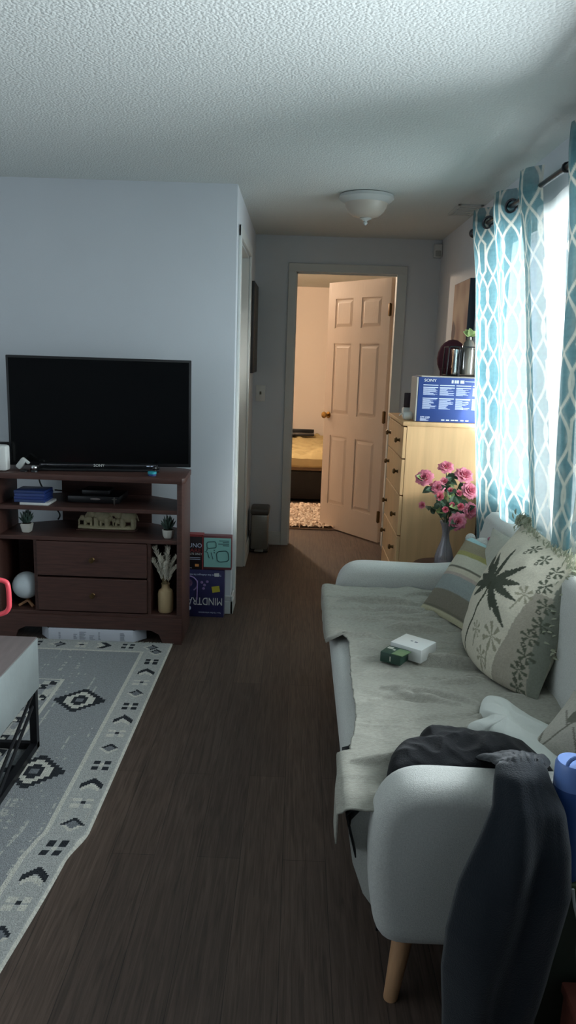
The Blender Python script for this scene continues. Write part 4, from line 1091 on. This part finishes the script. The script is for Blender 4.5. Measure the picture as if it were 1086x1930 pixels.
# lower cubbies
t = thing('moon_lamp', 'white globe moon lamp on a wooden stand in the left cubby', 'lamp', (-1.362, 3.665, .15))
obj('globe', B().ball((-1.353, 3.672, .255), .069, 36), m_moon, t)
b = B()
for a in (0, 2.1, 4.2):
    b.box(-.006, .006, -.052, .004, -.0055, .0055, .001, M=Matrix.Translation((-1.345, 3.665, .178)) @ Matrix.Rotation(a+.9, 4, 'Z') @ Matrix.Rotation(math.radians(28), 4, 'X'))
b.lathe([(.012, 0), (.012, .008)], c=(-1.345, 3.665, .172), seg=12)
obj('wooden_stand', b, m_moonw, t)
VC = (-.638, 3.645, .151)
tag(obj('vase', B().lathe([(.001, 0), (.034, 0), (.038, .006), (.039, .095), (.035, .112), (.022, .122), (.019, .13), (.020, .145), (.022, .148), (.018, .148), (.016, .13), (.001, .12)], c=VC, seg=36), m_vase, shift=VC), 'beige ceramic bottle vase in the right cubby', 'vase')
PL = [(-.055, -.01, .335, 'tall white dried plume bending left, highest on the left'), (-.03, -.03, .30, 'white dried plume just right of the highest left one'), (.0, .02, .33, 'greyer dried plume standing at the back of the bunch'),
      (.02, -.02, .335, 'tall white dried plume right of the middle'), (.055, .0, .29, 'dried plume leaning right, second from the right edge'), (.068, -.02, .245, 'shorter dried plume spreading furthest right'),
      (-.065, -.015, .27, 'shorter dried plume spreading furthest left'), (.005, -.04, .26, 'short white dried plume in front at the middle'), (-.02, .0, .28, 'white dried plume filling the middle behind the short one')]
rr = random.Random(12)
for dx, dy, h, l in PL:
    p = thing('dried_plume', l, 'dried flower', (VC[0], VC[1], VC[2]+.12), group='white dried plumes in the beige vase')
    p0 = Vector((VC[0]+dx*.12, VC[1]+dy*.12, VC[2]+.123)); p1 = Vector((VC[0]+dx, VC[1]+dy, VC[2]+h)); pm = p0.lerp(p1, .5)+Vector((-dx*.15, 0, .01))
    path = smooth_path([p0, pm, p1], 8)
    obj('stem', B().tube(path, .0013, 5), m_dstem, p)
    b = B(); n = len(path)
    for k in range(110):
        s = .35+.65*k/110; c = path[min(n-1, int(s*(n-1)))]+Vector((rr.uniform(-.004, .004),)*3)
        d = Vector((rr.uniform(-1, 1), rr.uniform(-1, 1), 1.4)).normalized(); ln = .024*(1-.5*abs(s-.6))
        b.tube([c, c+d*ln*.5, c+d*ln], [.0016, .0026, .0005], 5)
    obj('plume', b, m_pampas, p, merge=False)
# white carton lying under the stand
t = thing('white_carton', 'long white printed carton with open end flaps under the stand', 'box', (-1.01, 3.66, 0))
b = B().box(-1.215, -.79, 3.575, 3.70, .003, .066, .001); obj('carton', b, m_card, t)
for xa, xb in ((-1.215, -1.27), (-.79, -.735)):
    b = B(); b._add([(xa, 3.575, .004), (xa, 3.575, .064), (xb, 3.64, .064), (xb, 3.64, .004), (xa, 3.577, .004), (xa, 3.577, .064), (xb, 3.642, .064), (xb, 3.642, .004)],
                    [(0, 1, 2, 3), (4, 5, 6, 7), (0, 1, 5, 4), (1, 2, 6, 5), (2, 3, 7, 6), (3, 0, 4, 7)]); obj('flap', b, m_card, t, smooth=False)
b = B(); rr = random.Random(1)
for x, w_, n in ((-1.165, .012, 6), (-1.09, .02, 5), (-1.06, .035, 7), (-1.01, .03, 4), (-.965, .012, 7), (-.855, .03, 7)):
    for k in range(n): b.box(x, x+w_*rr.uniform(.6, 1), 3.5742, 3.575, .012+k*.006, .0145+k*.006)
obj('print_pattern', b, m_print2, t, smooth=False)

# board games against the wall
GY = 4.0
t = thing('board_game', 'large indigo puzzle game box standing upside down on the floor', 'board game', (-.50, 4.03, 0))
obj('box', B().box(-.66, -.377, GY, GY+.062, .0, .272, .002), m_mind, t)
Mx = frame((-.383, GY-.0006, .112), (-1, 0, 0), (0, 0, -1))
text('title', 'MINDTRAP', .062, Mx, m_white, t, sx=.72)
text('tagline', 'The game that challenges the way you think', .0145, frame((-.392, GY-.0006, .248), (-1, 0, 0), (0, -.06, -1)), m_print, t, sx=.9)
text('strapline', 'Now: 5 brilliant enhancements', .0125, frame((-.392, GY-.0006, .030), (-1, 0, 0), (0, 0, -1)), m_print, t, sx=.8)
b = B(); b.prism([(-.44, .142), (-.398, .150), (-.404, .184), (-.446, .176)], GY-.0012, GY, 'y'); obj('yellow_sticker', b, m_yellow, t, smooth=False)
b = B(); b.prism([(-.43, .236), (-.405, .236), (-.405, .256), (-.432, .254)], GY-.0012, GY, 'y'); obj('price_sticker', b, m_white, t, smooth=False)
b = B().tube([(-.575+.05*math.cos(a), GY, .19+.045*math.sin(a)) for a in np.linspace(-.9, 2.6, 14)], .004, 6); b.tube([(-.525, GY, .21), (-.527, GY, .1)], .004, 6)
for q in ((-.50, .20), (-.485, .185), (-.49, .165), (-.47, .205)): b.ball((q[0], GY, q[1]), .008, 10, sc=(1, .1, 1))
obj('artwork', b, m_lilac, t)
b = B(); b.ball((-.586, GY, .195), .035, 18, sc=(1, .03, .8)); obj('brain_print', b, mat('purple_print', '#6d4f70', .6, var=.4, vscale=90), t)
b = B(); b.ball((-.577, GY, .05), .018, 18, sc=(1, .04, .9)); obj('seal', b, m_print, t)
t = thing('board_game', 'black card game box lettered UNO on top of the indigo box', 'board game', (-.56, 3.995, .273))
obj('box', B().box(-.66, -.497, GY, GY+.05, .273, .470, .002), m_uno, t)
obj('red_edge', B().box(-.66, -.495, GY-.001, GY+.051, .458, .4715, .001).box(-.5, -.494, GY-.001, GY+.051, .273, .47, .001), m_unored, t, smooth=False)
text('title', 'UNO', .034, frame((-.577, GY-.0006, .398), (1, 0, 0), (0, 0, 1)), m_print, t, sx=.98)
text('subtitle', 'DARE', .030, frame((-.592, GY-.0006, .371), (1, 0, 0), (0, 0, 1)), m_unored, t, sx=1.15)
text('age_line', 'ADULTS ONLY', .0155, frame((-.598, GY-.0006, .356), (1, 0, 0), (0, 0, 1)), m_white, t, sx=.95)
b = B().box(-.585, -.51, GY-.001, GY, .340, .342).box(-.585, -.51, GY-.001, GY, .330, .3325).box(-.585, -.555, GY-.001, GY, .280, .282); obj('small_print', b, m_print, t, smooth=False)
obj('orange_sticker', B().box(-.538, -.517, GY-.0012, GY, .290, .304), m_orange, t, smooth=False)
t = thing('board_game', 'turquoise game box beside the black one on the indigo box', 'board game', (-.42, 3.995, .273))
obj('box', B().box(-.493, -.338, GY, GY+.05, .275, .466, .002), mat('maroon_card', '#6a3b40', .5), t)
obj('front_print', B().box(-.490, -.342, GY-.0012, GY, .290, .455), m_tealbox, t, smooth=False)
b = B()
def rrect(b, cx, cz, w_, h_, r, tilt, rad):
    pts = []
    for (sx, sz, a0) in ((1, 1, 0), (-1, 1, PI/2), (-1, -1, PI), (1, -1, 3*PI/2)):
        for k in range(5):
            a = a0+PI/2*k/4; x = sx*(w_/2-r)+r*math.cos(a); z = sz*(h_/2-r)+r*math.sin(a)
            pts.append((cx+x*math.cos(tilt)-z*math.sin(tilt), GY-.001, cz+x*math.sin(tilt)+z*math.cos(tilt)))
    b.tube(pts, rad, 6, closed=True)
rrect(b, -.448, .415, .05, .036, .010, .1, .0022); rrect(b, -.386, .352, .065, .060, .018, .12, .0026)
b.tube([(-.47, GY-.001, .395), (-.475, GY-.001, .380)], .002, 6).tube([(-.485, GY-.001, .376), (-.47, GY-.001, .374), (-.46, GY-.001, .340)], .002, 6).tube([(-.45, GY-.001, .372), (-.44, GY-.001, .335)], .002, 6)
for q in (.385, .372): b.ball((-.433, GY-.001, q), .004, 10, sc=(1, .2, 1))
obj('line_artwork', b, mat('dark_teal_print', '#2b4f52', .6), t)
b = B()
for k, w_ in enumerate((.055, .035, .06, .034)): b.box(-.352-w_, -.352, GY-.002, GY, .438-k*.009, .442-k*.009)
obj('print_pattern', b, mat('dark_print_ink', '#39565a', .6), t, smooth=False)

# ------------------------------------------------------------------ rug
RX0, RX1, RY0, RY1 = -2.2, -.59, 1.15, 3.575
def rug_edge(y):
    x = -.590-.03*sstep(2.05, 1.9, y)-.05*sstep(2.0, 1.2, y)
    return x
cs = .0075; nx, ny = int((RX1-RX0)/cs), int((RY1-RY0)/cs)
b = B()
def rugfn(u, v):
    y = RY0+(RY1-RY0)*v; x1 = rug_edge(y); x = RX0+(x1-RX0)*u
    z = .008+.0015*N(x*8, y*8)
    if abs(y-1.99) < .03: z += .008*(1-abs(y-1.99)/.03)*sstep(-.9, -.6, x)
    if u > .999 or u < .001 or v < .001 or v > .999: z = .001
    return (x, y+.003*N(x*60, 2)*(v > .99), z)
b.grid(rugfn, nx, ny)
rug = obj('area_rug', b, m_rug, merge=False, flat_angle=180); tag(rug, 'grey patterned area rug with a geometric border in front of the stand', 'rug')
GR, GD, WHT, LGT, MID = L('#939697'), L('#33363a'), L('#cbc9be'), L('#aeafab'), L('#787b7e')
def border(s, q):
    """motif at s along the border (m), q across (-.5...5)"""
    k = int(s/.115); a = (s/.115-k)-.5; m = k % 4; b_ = q
    if m == 0:
        if abs(b_) < .36 and abs(abs(a)-.14-.0*b_) < .28-.0 and abs(abs(b_)-.2) < .12 and abs(abs(a)-.16) < .10: return GD
        if abs(b_) < .07 and abs(a) < .08: return WHT
    elif m == 1:
        d = abs(b_)/.36+abs(a)/.34
        if .62 < d < 1: return GD if a > .0 else WHT
        if d < .62: return MID
    elif m == 2:
        if abs(abs(b_)-.22) < .13 and abs(abs(a)-.14) < .09: return WHT
        if abs(b_) < .07 and abs(a) < .07: return GD
    else:
        if abs(a-.18+abs(b_)*.9) < .13 and abs(b_) < .36: return GD
        if abs(a+.12+abs(b_)*.6) < .10 and abs(b_) < .3: return WHT
    return None
def rugcol(i):
    iu, iv = divmod(i, ny-1)
    x = RX0+(RX1-RX0)*(iu+.5)/(nx-1); y = RY0+(RY1-RY0)*(iv+.5)/(ny-1)
    j = random.uniform(-.025, .025)
    dr, dl, df, dn = RX1-x, x-RX0, RY1-y, y-RY0
    e = min(dr, dl, df, dn)
    c = GR.copy() if e > .125 else LGT.copy()
    st = N(x*70, y*3.5, 2)+.5*N(x*7, y*60, 5)
    if st > .42 and N(x*3, y*3, 9) > -.1: c = WHT.lerp(GR, .45)
    if e < .008: c = WHT
    elif .120 < e < .133: c = WHT
    elif e <= .12:
        s, q = (y, (dr-.062)/.10) if e == dr else ((y, (dl-.062)/.1) if e == dl else (x, ((df if e == df else dn)-.062)/.10))
        bc = border(s+5, q)
        if bc: c = bc
    if .40 < dr < .415 and RY1-y > .47 and dn > .47: c = WHT
    if abs(df-.47) < .006 and dr > .40 and dl > .4: c = WHT
    if .42 < dr < .54 and df > .49:
        s = (y+3)/.05; a = s-int(s)
        if (int(s)+int(dr/.03)) % 3 == 0: c = GD if N(x*40, y*40) > -.1 else WHT
        elif (int(s)+int(dr/.03)) % 3 == 1: c = WHT.lerp(GR, .3)
    for cy in (2.91, 2.36, 1.81):
        dx, dy = abs(x+.868), abs(y-cy)
        dx, dy = (int(dx/.015)+.5)*.015, (int(dy/.015)+.5)*.015; r = max(dx/.098, dy/.105, (dx/.098+dy/.105)*(.80+.10*((int(dx/.015)+int(dy/.015)) % 2)))
        if r < 1.02: c = GD
        if r < .66: c = WHT
        if r < .36: c = GD
        if r < .16: c = MID
    return c*(1+j*2)
setcol(rug, rugcol)
b = B(); rr = random.Random(3)
for k in range(240):
    x = RX0+(RX1-RX0)*k/239; b.tube([(x, RY1-.003, .006), (x+rr.uniform(-.006, .006), RY1+rr.uniform(.008, .018), .003)], .0022, 4)
fr = obj('fringe', b, mat('rug_fringe', '#a9a89e', 1), rug, merge=False)

# ------------------------------------------------------------------ coffee table
t = thing('coffee_table', 'grey concrete look coffee table on black metal frame legs', 'coffee table', (-1.3, 2.1, 0))
CX, CY0, CY1, CZ = -.905, 1.55, 2.545, .424
b = B().box(-1.65, CX, CY0, CY1, .235, CZ, .002); obj('box_top', b, m_concrete, t)
obj('top_panel', B().box(-1.648, CX-.002, CY0+.002, CY1-.002, CZ, CZ+.004, .001), mat('grey_wood_top', '#6d6563', .5, var=.15, vscale=5, stretch=(8, 1, 1)), t)
for xa, xb in ((CX-.025, CX), (-1.65, -1.625)):
    b = B().box(xa, xb, CY1-.045, CY1-.02, .012, .235).box(xa, xb, CY0+.02, CY0+.045, .012, .235).box(xa, xb, CY0+.02, CY1-.02, .012, .035); obj('leg_frame', b, m_bmetal, t, smooth=False)
    s = (xa+xb)/2
    obj('brace', B().tube([(s, CY1-.04, .225), (s, CY1-.5, .03)], .006, 8).tube([(s, CY1-.04, .18), (s, CY1-.38, .03)], .006, 8), m_bmetal, t)
obj('cross_bar', B().box(-1.63, CX-.02, CY1-.045, CY1-.025, .012, .035), m_bmetal, t, smooth=False)
# tumbler
t = thing('handled_tumbler', 'coral tumbler with a big looped handle on the coffee table', 'tumbler', (-1.05, 2.30, CZ+.004))
c = (-1.16, 2.50, CZ+.005)
t.location = c
obj('cup', B().lathe([(.001, 0), (.036, 0), (.038, .01), (.040, .09), (.048, .11), (.050, .25), (.047, .26), (.001, .265)], c=c, seg=32), m_coral, t)
b = B(); pts = [(-1.115, 2.50, CZ+.222), (-1.04, 2.50, CZ+.226), (-1.000, 2.50, CZ+.222), (-.986, 2.50, CZ+.205), (-.984, 2.50, CZ+.145), (-.988, 2.50, CZ+.122), (-1.005, 2.50, CZ+.105), (-1.06, 2.50, CZ+.090), (-1.12, 2.50, CZ+.082)]
b.tube(smooth_path(pts, 5), .0085, 12); obj('handle', b, m_coral, t)

# ------------------------------------------------------------------ light
def area(name, loc, rot, sx, sy, power, col, spread=180):
    l = bpy.data.lights.new(name, 'AREA'); l.shape = 'RECTANGLE'; l.size = sx; l.size_y = sy; l.energy = power; l.color = col; l.spread = math.radians(spread)
    o = bpy.data.objects.new(name, l); COL.objects.link(o); o.location = loc; o.rotation_euler = rot; return o
area('left_fill', (-3.36, .3, 1.3), (0, -PI/2, 0), 1.6, 3.1, 11, (.965, .985, 1.0))  # weak fill lamp, added outside the unseen side window
area('daylight_right_window', (3.8, 2.9, 1.35), (0, PI/2, 0), 3.2, 4.8, 760, (.95, .98, 1.0))
area('open_pane_fill', (1.2, 1.85, 1.43), (0, PI/2, 0), 1.25, 1.0, 10, (.95, .98, 1.0), 120)  # extra lamp, added at the unseen uncurtained end to brighten the room
dsun = Vector((-1, .8, -.25)).normalized()
area('low_sun_beam', Vector((1.05, 3.3, 1.43))-dsun*2.0, dsun.to_track_quat('-Z', 'Y').to_euler(), 1.15, 1.5, 11, (1, .97, .92), 10)
l = bpy.data.lights.new('bedroom_lamp', 'POINT'); l.energy = 59; l.color = (1, .77, .57); l.shadow_soft_size = .05
o = bpy.data.objects.new('bedroom_lamp', l); COL.objects.link(o); o.location = (-.54, 7.25, 2.12)
wd = bpy.data.worlds.new('daylight'); SC.world = wd; wd.use_nodes = True
bg = wd.node_tree.nodes['Background']; bg.inputs[0].default_value = (.75, .86, 1, 1); bg.inputs[1].default_value = .5

SC.view_settings.view_transform = 'Standard'; SC.view_settings.look = 'None'; SC.view_settings.gamma = 1
SC.view_settings.exposure = .72
SC.cycles.max_bounces = 8; SC.cycles.diffuse_bounces = 5; SC.cycles.transparent_max_bounces = 12
SC.cycles.use_denoising = True; SC.cycles.sample_clamp_indirect = 6
SC.cycles.caustics_reflective = False; SC.cycles.caustics_refractive = False
